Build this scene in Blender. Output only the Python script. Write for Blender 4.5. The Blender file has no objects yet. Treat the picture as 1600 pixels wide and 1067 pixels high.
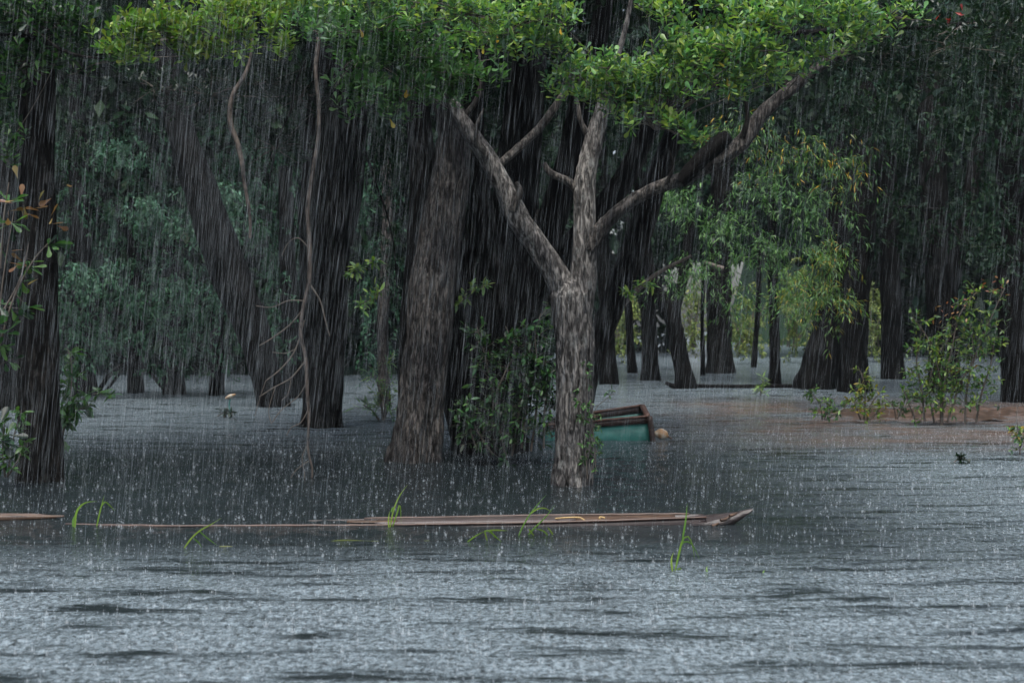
import bpy, math, random
import numpy as np
from mathutils import Vector, Matrix

random.seed(11)
rng = np.random.default_rng(11)
scene = bpy.context.scene
COL = scene.collection

# ---------------------------------------------------------------- camera, sky, sun, exposure
F_PX = 2198.0            # focal length in pixels of the 1600 px wide photograph
CAM_H = 2.37
PITCH = math.atan(23.5 / F_PX)
cam_d = bpy.data.cameras.new('camera')
cam_d.sensor_width = 36.0
cam_d.lens = 36.0 * F_PX / 1600.0
cam_d.clip_end = 2000.0
cam_d.dof.use_dof = True
cam_d.dof.focus_distance = 20.5
cam_d.dof.aperture_fstop = 2.0
cam = bpy.data.objects.new('camera', cam_d)
COL.objects.link(cam)
cam.location = (0, 0, CAM_H)
cam.rotation_euler = (math.pi / 2 - PITCH, 0, 0)
scene.camera = cam

SUN_EL, SUN_ROT = math.radians(68), math.radians(188)
world = bpy.data.worlds.new('World')
scene.world = world
world.use_nodes = True
wn, wl = world.node_tree.nodes, world.node_tree.links
wn.clear()
w_out = wn.new('ShaderNodeOutputWorld')
w_bg = wn.new('ShaderNodeBackground')
w_sky = wn.new('ShaderNodeTexSky')
w_sky.sky_type = 'NISHITA'
w_sky.sun_disc = False
w_sky.sun_elevation = SUN_EL
w_sky.sun_rotation = SUN_ROT
w_sky.air_density = 1.0
w_sky.dust_density = 4.0
w_hs = wn.new('ShaderNodeHueSaturation')
w_hs.inputs['Saturation'].default_value = 0.72
w_bg.inputs['Strength'].default_value = 0.06
wl.new(w_sky.outputs[0], w_hs.inputs['Color'])
wl.new(w_hs.outputs[0], w_bg.inputs['Color'])
wl.new(w_bg.outputs[0], w_out.inputs['Surface'])

sun_d = bpy.data.lights.new('sun', 'SUN')
sun_d.energy = 1.5
sun_d.angle = math.radians(40)
sun_d.color = (1.0, 0.99, 0.97)
sun = bpy.data.objects.new('sun', sun_d)
COL.objects.link(sun)
sd = Vector((math.sin(SUN_ROT) * math.cos(SUN_EL), math.cos(SUN_ROT) * math.cos(SUN_EL), math.sin(SUN_EL)))
sun.rotation_euler = sd.to_track_quat('Z', 'Y').to_euler()
sun.location = (0, 0, 60)

vs = scene.view_settings
vs.view_transform = 'Standard'
vs.look = 'None'
vs.exposure = 1.6
vs.gamma = 1.0
vs.use_curve_mapping = False
cy = scene.cycles
cy.max_bounces = 6
cy.diffuse_bounces = 3
cy.glossy_bounces = 3
cy.transmission_bounces = 3
cy.volume_bounces = 1
cy.transparent_max_bounces = 8
cy.use_denoising = True
cy.sample_clamp_indirect = 6.0

# ---------------------------------------------------------------- helpers
CP, SP = math.cos(PITCH), math.sin(PITCH)


def at(px, py, Y):
    """a planning aid: the point of the place that the photograph shows at (px, py) if it stands Y metres off"""
    u = (px - 800.0) / F_PX
    v = (533.5 - py) / F_PX
    t = Y / (CP + v * SP)
    return np.array([u * t, Y, CAM_H + t * (v * CP - SP)])


def Yw(py):
    return CAM_H * F_PX / (py - 510.0)


def tag(o, label=None, cat=None, group=None, kind=None):
    if label: o['label'] = label
    if cat: o['category'] = cat
    if group: o['group'] = group
    if kind: o['kind'] = kind
    return o


def thing(name, label, cat, loc, group=None):
    o = bpy.data.objects.new(name, None)
    o.empty_display_size = 0.2
    COL.objects.link(o)
    o.location = Vector([float(c) for c in loc])
    return tag(o, label, cat, group)


def adopt(o, parent):
    if parent is not None:
        o.parent = parent
        if parent.type == 'EMPTY':
            o.matrix_parent_inverse = Matrix.Translation(-parent.location)
    return o


def mesh_data(name, V, Fs, col=None, smooth=False):
    me = bpy.data.meshes.new(name)
    V = np.asarray(V, dtype=np.float32)
    if not isinstance(Fs, (list, tuple)): Fs = [Fs]
    Fs = [np.asarray(f, dtype=np.int32) for f in Fs if len(f)]
    idx = np.concatenate([f.ravel() for f in Fs])
    tot = np.concatenate([np.full(len(f), f.shape[1], np.int32) for f in Fs])
    start = np.concatenate([[0], np.cumsum(tot)[:-1]]).astype(np.int32)
    me.vertices.add(len(V))
    me.vertices.foreach_set('co', V.ravel())
    me.loops.add(len(idx))
    me.loops.foreach_set('vertex_index', idx)
    me.polygons.add(len(tot))
    me.polygons.foreach_set('loop_start', start)
    if smooth:
        me.polygons.foreach_set('use_smooth', np.ones(len(tot), dtype=bool))
    if col is not None:
        a = me.color_attributes.new('leafcol', 'FLOAT_COLOR', 'POINT')
        c4 = np.ones((len(V), 4), np.float32)
        c4[:, :3] = col
        a.data.foreach_set('color', c4.ravel())
    me.update(calc_edges=True)
    return me


def obj(name, me, mat, parent=None, kind=None, matrix=None):
    o = bpy.data.objects.new(name, me)
    if mat is not None and len(me.materials) == 0:
        me.materials.append(mat)
    COL.objects.link(o)
    if matrix is not None: o.matrix_basis = matrix
    adopt(o, parent)
    if kind: o['kind'] = kind
    return o


class Acc:
    """collects arrays of vertices and faces into one mesh"""
    def __init__(self): self.V, self.F, self.C, self.n = [], {}, [], 0

    def add(self, V, F, col=None):
        V = np.asarray(V, float).reshape(-1, 3)
        F = np.asarray(F, int)
        self.F.setdefault(F.shape[1], []).append(F + self.n)
        self.V.append(V)
        self.n += len(V)
        if col is not None: self.C.append(np.broadcast_to(col, (len(V), 3)))

    def build(self, name, mat, parent=None, kind=None, smooth=False):
        col = np.concatenate(self.C) if self.C else None
        me = mesh_data(name, np.concatenate(self.V), [np.concatenate(f) for f in self.F.values()], col, smooth)
        return obj(name, me, mat, parent, kind)


# ---- value noise in numpy
def _hash(ix, iy, iz):
    h = (ix * 374761393 + iy * 668265263 + iz * 2147483647 * 7 + 1274126177) & 0xFFFFFFFF
    h = ((h ^ (h >> 13)) * 1274126177) & 0xFFFFFFFF
    h = ((h ^ (h >> 16)) * 2246822519) & 0xFFFFFFFF
    return ((h ^ (h >> 15)) & 0xFFFFFF) / float(0xFFFFFF)


def vnoise(x, y, z):
    x, y, z = np.broadcast_arrays(x, y, z)
    fx, fy, fz = np.floor(x), np.floor(y), np.floor(z)
    ix, iy, iz = fx.astype(np.int64), fy.astype(np.int64), fz.astype(np.int64)
    tx, ty, tz = x - fx, y - fy, z - fz
    tx, ty, tz = [t * t * (3 - 2 * t) for t in (tx, ty, tz)]
    r = 0
    for a in (0, 1):
        wx = tx if a else 1 - tx
        for b in (0, 1):
            wy = ty if b else 1 - ty
            for c in (0, 1):
                wz = tz if c else 1 - tz
                r = r + wx * wy * wz * _hash(ix + a, iy + b, iz + c)
    return r


def resample(P, R, n):
    P = np.asarray(P, float); R = np.asarray(R, float)
    Q, S = [], []
    m = len(P)
    for i in range(m - 1):
        p0, p1, p2, p3 = P[max(i - 1, 0)], P[i], P[i + 1], P[min(i + 2, m - 1)]
        for t in np.linspace(0, 1, 12, endpoint=False):
            Q.append(0.5 * (2 * p1 + (p2 - p0) * t + (2 * p0 - 5 * p1 + 4 * p2 - p3) * t * t + (3 * p1 - p0 - 3 * p2 + p3) * t ** 3))
            S.append(R[i] + (R[i + 1] - R[i]) * (t * t * (3 - 2 * t)))
    Q.append(P[-1]); S.append(R[-1])
    Q, S = np.array(Q), np.array(S)
    d = np.concatenate([[0], np.cumsum(np.linalg.norm(np.diff(Q, axis=0), axis=1))])
    g = np.linspace(0, d[-1], n)
    return np.stack([np.interp(g, d, Q[:, k]) for k in range(3)], 1), np.interp(g, d, S), g


def tube(P, R, ns=24, nr=8, ridge=0.0, rw=0.05, lump=0.06, flute=0.0, seed=0.0, cap=True):
    C, R, g = resample(P, R, ns)
    T = np.gradient(C, axis=0)
    T /= np.linalg.norm(T, axis=1)[:, None] + 1e-9
    ref = np.array([0, 1.0, 0]) if abs(T[0][1]) < 0.8 else np.array([0, 0, 1.0])
    A = np.zeros_like(C); B = np.zeros_like(C)
    a = ref - T[0] * ref.dot(T[0]); a /= np.linalg.norm(a)
    for i in range(ns):
        a = a - T[i] * a.dot(T[i]); a /= np.linalg.norm(a) + 1e-9
        A[i] = a; B[i] = np.cross(T[i], a)
    th = np.linspace(0, 2 * np.pi, nr, endpoint=False)
    c, s = np.cos(th)[None, :], np.sin(th)[None, :]
    rr = np.repeat(R[:, None], nr, 1)
    gg = g[:, None]
    if lump:
        rr = rr * (1 + lump * 2 * (vnoise(c * 1.3 + seed, s * 1.3 + seed, gg * 1.1) - 0.5)
                   + lump * (vnoise(c * 3 + seed, s * 3, gg * 2.6 + seed) - 0.5))
    if flute:
        fl = np.exp(-np.maximum(C[:, 2], 0) / 1.1)[:, None]
        k = np.cos(5 * th[None, :] + seed + 0.6 * np.sin(2 * th[None, :] + seed))
        rr = rr * (1 + flute * (0.25 + fl) * k * 0.5)
    if ridge:
        Rm = R[:, None]
        wz = gg / (rw * 4)
        n1 = vnoise(c * Rm / rw + seed, s * Rm / rw + seed * 2, wz)
        n2 = vnoise(c * Rm / rw * 2.1 + seed, s * Rm / rw * 2.1, gg / (rw * 2.5) + seed)
        rid = 1 - np.abs(2 * n1 - 1)
        rr = rr + ridge * (rid - 0.6) + ridge * 0.6 * (n2 - 0.5)
    V = C[:, None, :] + rr[..., None] * (c[..., None] * A[:, None, :] + s[..., None] * B[:, None, :])
    i, j = np.meshgrid(np.arange(ns - 1), np.arange(nr), indexing='ij')
    j2 = (j + 1) % nr
    F = np.stack([i * nr + j, i * nr + j2, (i + 1) * nr + j2, (i + 1) * nr + j], -1).reshape(-1, 4)
    return V.reshape(-1, 3), F


def pxpath(pts, Y):
    """[(px, py, width_px[, dY])] -> points, radii"""
    P, R = [], []
    for q in pts:
        y = Y + (q[3] if len(q) > 3 else 0)
        P.append(at(q[0], q[1], y)); R.append(q[2] * 0.5 * y / F_PX)
    return P, R


# ---------------------------------------------------------------- materials
def new_mat(name):
    m = bpy.data.materials.new(name)
    m.use_nodes = True
    nt = m.node_tree
    nt.nodes.clear()
    out = nt.nodes.new('ShaderNodeOutputMaterial')
    return m, nt, out


def N(nt, t, **kw):
    n = nt.nodes.new(t)
    for k, v in kw.items():
        if hasattr(n, k): setattr(n, k, v)
        else: n.inputs[k.replace('_', ' ')].default_value = v
    return n


def L(nt, a, b): nt.links.new(a, b)


def ramp(nt, stops):
    r = nt.nodes.new('ShaderNodeValToRGB')
    e = r.color_ramp.elements
    while len(e) < len(stops): e.new(0.5)
    for el, (p, c) in zip(e, stops):
        el.position = p
        el.color = (*c, 1) if len(c) == 3 else c
    return r


def coords(nt, scale):
    tc = nt.nodes.new('ShaderNodeTexCoord')
    mp = nt.nodes.new('ShaderNodeMapping')
    mp.inputs['Scale'].default_value = scale
    L(nt, tc.outputs['Object'], mp.inputs['Vector'])
    return mp.outputs[0]


def mat_bark(name, dark, mid, light, rough=0.7, lichen=0.0, spec=0.15):
    m, nt, out = new_mat(name)
    b = N(nt, 'ShaderNodeBsdfPrincipled')
    v = coords(nt, (24, 24, 4.6))
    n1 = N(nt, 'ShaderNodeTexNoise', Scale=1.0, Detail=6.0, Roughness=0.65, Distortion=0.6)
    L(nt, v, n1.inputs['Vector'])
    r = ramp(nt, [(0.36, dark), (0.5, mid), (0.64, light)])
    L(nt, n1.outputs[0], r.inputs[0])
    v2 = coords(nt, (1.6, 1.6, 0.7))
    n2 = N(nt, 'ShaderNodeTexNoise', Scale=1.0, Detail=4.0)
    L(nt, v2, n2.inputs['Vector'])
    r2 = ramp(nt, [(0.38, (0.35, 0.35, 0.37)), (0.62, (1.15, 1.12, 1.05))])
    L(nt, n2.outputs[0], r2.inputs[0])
    mx = N(nt, 'ShaderNodeMix', data_type='RGBA', blend_type='MULTIPLY')
    mx.inputs['Factor'].default_value = 1.0
    L(nt, r.outputs[0], mx.inputs['A']); L(nt, r2.outputs[0], mx.inputs['B'])
    col = mx.outputs['Result']
    if lichen:
        v3 = coords(nt, (5, 5, 3))
        n3 = N(nt, 'ShaderNodeTexNoise', Scale=1.0, Detail=8.0, Roughness=0.75)
        L(nt, v3, n3.inputs['Vector'])
        r3 = ramp(nt, [(0.55, (0, 0, 0)), (0.66, (lichen, lichen, lichen))])
        L(nt, n3.outputs[0], r3.inputs[0])
        m3 = N(nt, 'ShaderNodeMix', data_type='RGBA')
        L(nt, r3.outputs[0], m3.inputs['Factor'])
        L(nt, col, m3.inputs['A'])
        m3.inputs['B'].default_value = (0.36, 0.37, 0.35, 1)
        col = m3.outputs['Result']
    L(nt, col, b.inputs['Base Color'])
    b.inputs['Roughness'].default_value = rough
    b.inputs['Specular IOR Level'].default_value = spec
    bp = N(nt, 'ShaderNodeBump', Strength=1.0, Distance=0.04)
    v4 = coords(nt, (40, 40, 9))
    n4 = N(nt, 'ShaderNodeTexNoise', Scale=1.0, Detail=6.0, Roughness=0.7)
    L(nt, v4, n4.inputs['Vector'])
    L(nt, n4.outputs[0], bp.inputs['Height'])
    L(nt, bp.outputs[0], b.inputs['Normal'])
    L(nt, b.outputs[0], out.inputs['Surface'])
    return m


def mat_leaf(name, trans=0.3, rough=0.38, spec=0.4):
    m, nt, out = new_mat(name)
    at_ = N(nt, 'ShaderNodeAttribute', attribute_name='leafcol')
    b = N(nt, 'ShaderNodeBsdfPrincipled')
    b.inputs['Roughness'].default_value = rough
    b.inputs['Specular IOR Level'].default_value = spec
    L(nt, at_.outputs['Color'], b.inputs['Base Color'])
    t = N(nt, 'ShaderNodeBsdfTranslucent')
    g = N(nt, 'ShaderNodeMix', data_type='RGBA', blend_type='MULTIPLY')
    g.inputs['Factor'].default_value = 1.0
    g.inputs['B'].default_value = (1.3, 1.5, 0.6, 1)
    L(nt, at_.outputs['Color'], g.inputs['A'])
    L(nt, g.outputs['Result'], t.inputs['Color'])
    mix = N(nt, 'ShaderNodeMixShader')
    mix.inputs[0].default_value = trans
    L(nt, b.outputs[0], mix.inputs[1]); L(nt, t.outputs[0], mix.inputs[2])
    L(nt, mix.outputs[0], out.inputs['Surface'])
    return m


def mat_plain(name, c1, c2, scale=(8, 8, 8), rough=0.5, bump=0.3, detail=5.0, spec=0.4, lo=0.35, hi=0.65):
    m, nt, out = new_mat(name)
    b = N(nt, 'ShaderNodeBsdfPrincipled')
    v = coords(nt, scale)
    n1 = N(nt, 'ShaderNodeTexNoise', Scale=1.0, Detail=detail, Roughness=0.65)
    L(nt, v, n1.inputs['Vector'])
    r = ramp(nt, [(lo, c1), (hi, c2)])
    L(nt, n1.outputs[0], r.inputs[0])
    L(nt, r.outputs[0], b.inputs['Base Color'])
    b.inputs['Roughness'].default_value = rough
    b.inputs['Specular IOR Level'].default_value = spec
    if bump:
        bp = N(nt, 'ShaderNodeBump', Strength=bump, Distance=0.01)
        L(nt, n1.outputs[0], bp.inputs['Height'])
        L(nt, bp.outputs[0], b.inputs['Normal'])
    L(nt, b.outputs[0], out.inputs['Surface'])
    return m


M = {}
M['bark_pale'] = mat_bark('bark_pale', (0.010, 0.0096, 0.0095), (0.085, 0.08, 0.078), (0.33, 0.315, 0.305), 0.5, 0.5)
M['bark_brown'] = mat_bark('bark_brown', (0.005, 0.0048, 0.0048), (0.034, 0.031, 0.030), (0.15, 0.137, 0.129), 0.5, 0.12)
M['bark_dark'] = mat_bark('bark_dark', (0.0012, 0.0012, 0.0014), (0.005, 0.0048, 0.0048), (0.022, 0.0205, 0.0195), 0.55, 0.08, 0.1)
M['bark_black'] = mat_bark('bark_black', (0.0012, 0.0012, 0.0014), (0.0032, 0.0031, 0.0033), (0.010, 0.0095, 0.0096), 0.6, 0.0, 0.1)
M['twig'] = mat_plain('twig', (0.05, 0.04, 0.032), (0.13, 0.11, 0.09), (20, 20, 6), 0.6)
M['vine'] = mat_plain('vine', (0.012, 0.010, 0.009), (0.13, 0.105, 0.088), (14, 14, 7), 0.55, 0.6)
M['leaf'] = mat_leaf('leaf')
M['leaf_far'] = mat_leaf('leaf_far', 0.2, 0.5, 0.12)
M['blade'] = mat_leaf('blade', 0.35, 0.35)
M['hull'] = mat_plain('hull', (0.014, 0.009, 0.0085), (0.05, 0.034, 0.031), (3, 30, 30), 0.4, 0.5)
M['gunwale'] = mat_plain('gunwale', (0.045, 0.029, 0.024), (0.14, 0.092, 0.074), (2.5, 40, 40), 0.4, 0.5)
M['plank_pale'] = mat_plain('plank_pale', (0.035, 0.028, 0.027), (0.105, 0.086, 0.083), (2.0, 40, 40), 0.35, 0.6)
M['plank_brown'] = mat_plain('plank_brown', (0.03, 0.018, 0.013), (0.12, 0.075, 0.05), (2.5, 40, 40), 0.45, 0.5)
M['teal'] = mat_plain('teal', (0.025, 0.13, 0.115), (0.06, 0.25, 0.21), (3, 3, 5), 0.4, 0.25, 7.0)
M['boat_wood'] = mat_plain('boat_wood', (0.02, 0.014, 0.012), (0.075, 0.045, 0.036), (6, 20, 20), 0.45, 0.4)
M['boat_rim'] = mat_plain('boat_rim', (0.07, 0.04, 0.03), (0.22, 0.12, 0.085), (6, 20, 20), 0.45, 0.4)
M['prow'] = mat_plain('prow', (0.014, 0.011, 0.011), (0.075, 0.062, 0.06), (5, 40, 40), 0.35, 0.6)
M['rope'] = mat_plain('rope', (0.30, 0.20, 0.08), (0.50, 0.36, 0.17), (40, 40, 40), 0.7)
M['float'] = mat_plain('float', (0.46, 0.42, 0.34), (0.32, 0.19, 0.09), (5, 5, 5), 0.45, 0.2, 3.0, lo=0.45, hi=0.6)
M['mud'] = mat_plain('mud', (0.035, 0.024, 0.018), (0.12, 0.080, 0.060), (5, 9, 5), 0.3, 0.6, 7.0)
M['orange'] = mat_plain('orange', (0.45, 0.20, 0.03), (0.6, 0.32, 0.05), (20, 20, 20), 0.5)


def mat_water():
    m, nt, out = new_mat('flood_water')
    b = N(nt, 'ShaderNodeBsdfPrincipled')
    b.inputs['IOR'].default_value = 1.33
    b.inputs['Roughness'].default_value = 0.10
    tc = N(nt, 'ShaderNodeTexCoord')
    sx = N(nt, 'ShaderNodeSeparateXYZ')
    L(nt, tc.outputs['Object'], sx.inputs[0])
    # brown silt stirred up over the shallow bank to the right
    nz = N(nt, 'ShaderNodeTexNoise', Scale=0.35, Detail=4.0)
    L(nt, tc.outputs['Object'], nz.inputs['Vector'])

    def mr(sock, a, b_):
        r = N(nt, 'ShaderNodeMapRange', interpolation_type='SMOOTHSTEP')
        r.inputs['From Min'].default_value = a; r.inputs['From Max'].default_value = b_
        L(nt, sock, r.inputs['Value'])
        return r.outputs[0]

    def mul(a, b_):
        x = N(nt, 'ShaderNodeMath', operation='MULTIPLY')
        L(nt, a, x.inputs[0]); L(nt, b_, x.inputs[1])
        return x.outputs[0]
    xs = mr(sx.outputs['X'], 2.0, 7.0)
    ya = mr(sx.outputs['Y'], 25.0, 29.5)
    yb = mr(sx.outputs['Y'], 50.0, 41.0)
    mp2 = N(nt, 'ShaderNodeMapping'); mp2.inputs['Scale'].default_value = (0.7, 2.6, 1)
    L(nt, tc.outputs['Object'], mp2.inputs['Vector'])
    nz2 = N(nt, 'ShaderNodeTexNoise', Scale=1.0, Detail=7.0, Roughness=0.7, Distortion=1.2)
    L(nt, mp2.outputs[0], nz2.inputs['Vector'])
    nn = mul(mr(nz.outputs[0], 0.25, 0.55), mr(nz2.outputs[0], 0.30, 0.62))
    mask = mul(mul(xs, ya), mul(yb, nn))
    mx = N(nt, 'ShaderNodeMix', data_type='RGBA')
    mx.inputs['A'].default_value = (0.012, 0.017, 0.019, 1)
    mx.inputs['B'].default_value = (0.16, 0.10, 0.072, 1)
    L(nt, mask, mx.inputs['Factor'])
    # rain-pocked ripples, stronger where gusts of rain hit
    mp = N(nt, 'ShaderNodeMapping'); mp.inputs['Scale'].default_value = (0.50, 2.5, 1)
    L(nt, tc.outputs['Object'], mp.inputs['Vector'])
    pz = N(nt, 'ShaderNodeTexNoise', Scale=1.0, Detail=9.0, Roughness=0.72, Distortion=0.3)
    L(nt, mp.outputs[0], pz.inputs['Vector'])
    gust = mr(pz.outputs[0], 0.37, 0.53)
    # froth of tiny bubbles beaten into the surface by the rain
    fz = N(nt, 'ShaderNodeTexNoise', Scale=1.0, Detail=8.0, Roughness=0.8)
    mpf = N(nt, 'ShaderNodeMapping'); mpf.inputs['Scale'].default_value = (17, 11, 8)
    L(nt, tc.outputs['Object'], mpf.inputs['Vector']); L(nt, mpf.outputs[0], fz.inputs['Vector'])
    # tree shade painted into the water colour by masking out the pale froth
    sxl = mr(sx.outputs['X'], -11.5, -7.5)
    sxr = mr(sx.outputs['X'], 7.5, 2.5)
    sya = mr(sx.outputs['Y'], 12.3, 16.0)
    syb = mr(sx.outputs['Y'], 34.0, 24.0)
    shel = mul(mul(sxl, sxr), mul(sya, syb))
    unshaded = N(nt, 'ShaderNodeMath', operation='MULTIPLY_ADD'); unshaded.inputs[1].default_value = -0.97; unshaded.inputs[2].default_value = 1.0
    L(nt, shel, unshaded.inputs[0])
    silt = N(nt, 'ShaderNodeMath', operation='MULTIPLY_ADD'); silt.inputs[1].default_value = -0.88; silt.inputs[2].default_value = 1.0
    L(nt, mask, silt.inputs[0])
    froth = mul(mul(mul(mr(fz.outputs[0], 0.34, 0.68), gust), unshaded.outputs[0]), silt.outputs[0])
    fm = N(nt, 'ShaderNodeMix', data_type='RGBA')
    fm.inputs['B'].default_value = (0.32, 0.40, 0.45, 1)
    L(nt, froth, fm.inputs['Factor'])
    L(nt, mx.outputs['Result'], fm.inputs['A'])
    L(nt, fm.outputs['Result'], b.inputs['Base Color'])
    st = N(nt, 'ShaderNodeMath', operation='MULTIPLY_ADD')
    st.inputs[1].default_value = 0.75; st.inputs[2].default_value = 0.25
    L(nt, gust, st.inputs[0])
    n1 = N(nt, 'ShaderNodeTexNoise', Scale=26.0, Detail=4.0, Roughness=0.6)
    n2 = N(nt, 'ShaderNodeTexVoronoi', Scale=15.0)
    L(nt, tc.outputs['Object'], n1.inputs['Vector']); L(nt, tc.outputs['Object'], n2.inputs['Vector'])
    sn = N(nt, 'ShaderNodeMath', operation='SINE')
    ml = N(nt, 'ShaderNodeMath', operation='MULTIPLY'); ml.inputs[1].default_value = 22.0
    L(nt, n2.outputs['Distance'], ml.inputs[0]); L(nt, ml.outputs[0], sn.inputs[0])
    ad = N(nt, 'ShaderNodeMath', operation='MULTIPLY_ADD'); ad.inputs[1].default_value = 0.12
    L(nt, sn.outputs[0], ad.inputs[0]); L(nt, n1.outputs[0], ad.inputs[2])
    bp = N(nt, 'ShaderNodeBump', Distance=0.035)
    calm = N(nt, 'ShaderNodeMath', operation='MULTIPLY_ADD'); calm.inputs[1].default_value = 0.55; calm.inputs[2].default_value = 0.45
    L(nt, unshaded.outputs[0], calm.inputs[0])
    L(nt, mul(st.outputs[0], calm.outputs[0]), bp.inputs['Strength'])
    L(nt, ad.outputs[0], bp.inputs['Height'])
    L(nt, bp.outputs[0], b.inputs['Normal'])
    L(nt, b.outputs[0], out.inputs['Surface'])
    return m


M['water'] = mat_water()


def mat_drop(name, c, t):
    m, nt, out = new_mat(name)
    d = N(nt, 'ShaderNodeBsdfPrincipled')
    d.inputs['Base Color'].default_value = (*c, 1)
    d.inputs['Roughness'].default_value = 0.15
    d.inputs['IOR'].default_value = 1.33
    tr = N(nt, 'ShaderNodeBsdfTranslucent'); tr.inputs['Color'].default_value = (*c, 1)
    mix = N(nt, 'ShaderNodeMixShader'); mix.inputs[0].default_value = 0.5
    L(nt, d.outputs[0], mix.inputs[1]); L(nt, tr.outputs[0], mix.inputs[2])
    tp = N(nt, 'ShaderNodeBsdfTransparent')
    m2 = N(nt, 'ShaderNodeMixShader'); m2.inputs[0].default_value = t
    L(nt, mix.outputs[0], m2.inputs[1]); L(nt, tp.outputs[0], m2.inputs[2])
    L(nt, m2.outputs[0], out.inputs['Surface'])
    return m


M['rain'] = mat_drop('rain', (0.70, 0.77, 0.81), 0.6)
M['splash'] = mat_drop('splash', (0.80, 0.86, 0.90), 0.5)

# ---------------------------------------------------------------- leaf shapes: local x = width, y = length, z = normal
OBO_V = np.array([(0, 0, 0), (0, .42, -.035), (0, .8, -.05), (0, 1, -.02),
                  (-.09, .42, 0), (-.21, .76, .03), (-.13, .95, .01),
                  (.09, .42, 0), (.21, .76, .03), (.13, .95, .01)])
OBO_F = np.array([(0, 1, 4), (1, 2, 4), (2, 5, 4), (2, 3, 6), (2, 6, 5),
                  (0, 7, 1), (1, 7, 2), (2, 7, 8), (2, 9, 3), (2, 8, 9)])
ELL_V = np.array([(0, 0, 0), (0, .3, -.03), (0, .7, -.04), (0, 1, -.10),
                  (-.17, .32, .02), (-.15, .68, .0), (.17, .32, .02), (.15, .68, .0)])
ELL_F = np.array([(0, 1, 4), (1, 2, 5), (1, 5, 4), (2, 3, 5), (0, 6, 1), (1, 6, 7), (1, 7, 2), (2, 7, 3)])
LAN_V = np.array([(0, 0, 0), (0, .45, -.02), (0, 1, -.12), (-.075, .4, .015), (.075, .4, .015)])
LAN_F = np.array([(0, 1, 3), (1, 2, 3), (0, 4, 1), (1, 4, 2)])
CARD_V = np.array([(0, 0, 0), (.26, .45, .05), (0, 1, 0), (-.26, .45, .05)])
CARD_F = np.array([(0, 1, 2), (0, 2, 3)])
SHAPES = {'obo': (OBO_V, OBO_F), 'ell': (ELL_V, ELL_F), 'lan': (LAN_V, LAN_F), 'card': (CARD_V, CARD_F)}


def unit(a): return a / (np.linalg.norm(a, axis=-1, keepdims=True) + 1e-9)


def frames(P, D, roll=None, nrm=None):
    """leaf frames: side, axis, normal"""
    D = unit(D)
    if nrm is None: nrm = np.array([0, 0, 1.0]) + rng.normal(0, 0.45, (len(P), 3))
    nrm = nrm - D * np.sum(nrm * D, 1, keepdims=True)
    nrm = unit(nrm)
    S = np.cross(D, nrm)
    return S, D, nrm


def palette(n, cols, jit=0.18):
    cols = np.asarray(cols, float)
    c = cols[rng.integers(0, len(cols), n)]
    return c * rng.lognormal(0, jit, (n, 1)) * rng.lognormal(0, 0.05, (n, 3))


def leaf_arrays(P, D, size, shape, col, nrm=None):
    bv, bf = SHAPES[shape]
    S, A, Nn = frames(P, D, nrm=nrm)
    s = np.asarray(size, float)
    if s.ndim == 0: s = np.full(len(P), s)
    V = P[:, None, :] + s[:, None, None] * (bv[None, :, 0, None] * S[:, None, :] + bv[None, :, 1, None] * A[:, None, :] + bv[None, :, 2, None] * Nn[:, None, :])
    k = len(bv)
    F = bf[None] + (np.arange(len(P)) * k)[:, None, None]
    C = np.repeat(col, k, axis=0)
    return V.reshape(-1, 3), F.reshape(-1, bf.shape[1]), C, (S, A, Nn, s)


_leaf_lib = {}


def leaf_mesh(shape, colkey, cols, mat):
    """a few shared leaf meshes per kind of leaf"""
    key = (shape, colkey)
    if key not in _leaf_lib:
        out = []
        bv, bf = SHAPES[shape]
        for c in cols:
            w = bv.copy(); w[:, 2] += -0.06 * w[:, 1] ** 2 * rng.uniform(0, 2)
            me = mesh_data('leaf', w, bf, np.repeat(np.array(c)[None], len(bv), 0))
            me.materials.append(mat)
            out.append(me)
        _leaf_lib[key] = out
    return _leaf_lib[key]


def foliage(parent, P, D, size, shape, cols, colkey, mat, name='foliage', singles=0, jit=0.18, pick=None, nrm=None):
    """P, D: leaf bases and directions. The `singles` leaves that show largest become parts of their own, the rest one stuff part."""
    n = len(P)
    size = np.broadcast_to(np.asarray(size, float), (n,)).copy()
    col = palette(n, cols, jit)
    idx = np.arange(n)
    sel = np.zeros(n, bool)
    if singles:
        proj_x = 800 + F_PX * P[:, 0] / P[:, 1]
        proj_y = 510 - F_PX * (P[:, 2] - CAM_H) / P[:, 1]
        vis = (proj_x > 4) & (proj_x < 1596) & (proj_y > 4)
        score = size / P[:, 1] + rng.uniform(0, 0.0005, n) - 0.0008 * (P[:, 1] - P[:, 1].min())
        score[~vis] = -9
        sel[np.argsort(-score)[:min(singles, n)]] = True
        sel &= vis
        lib = leaf_mesh(shape, colkey, [palette(1, cols, jit)[0] for _ in range(6)], mat)
        S, A, Nn = frames(P[sel], D[sel], nrm=None if nrm is None else nrm[sel])
        for p, s_, a_, n_, k in zip(P[sel], S, A, Nn, size[sel]):
            mw = Matrix(((s_[0] * k, a_[0] * k, n_[0] * k, p[0]), (s_[1] * k, a_[1] * k, n_[1] * k, p[1]),
                         (s_[2] * k, a_[2] * k, n_[2] * k, p[2]), (0, 0, 0, 1)))
            obj('leaf', random.choice(lib), None, parent, None, mw)
    r = ~sel
    if r.any():
        V, F, C, _ = leaf_arrays(P[r], D[r], size[r], shape, col[r], None if nrm is None else nrm[r])
        obj(name, mesh_data(name, V, F, C), mat, parent, 'stuff')


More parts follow.
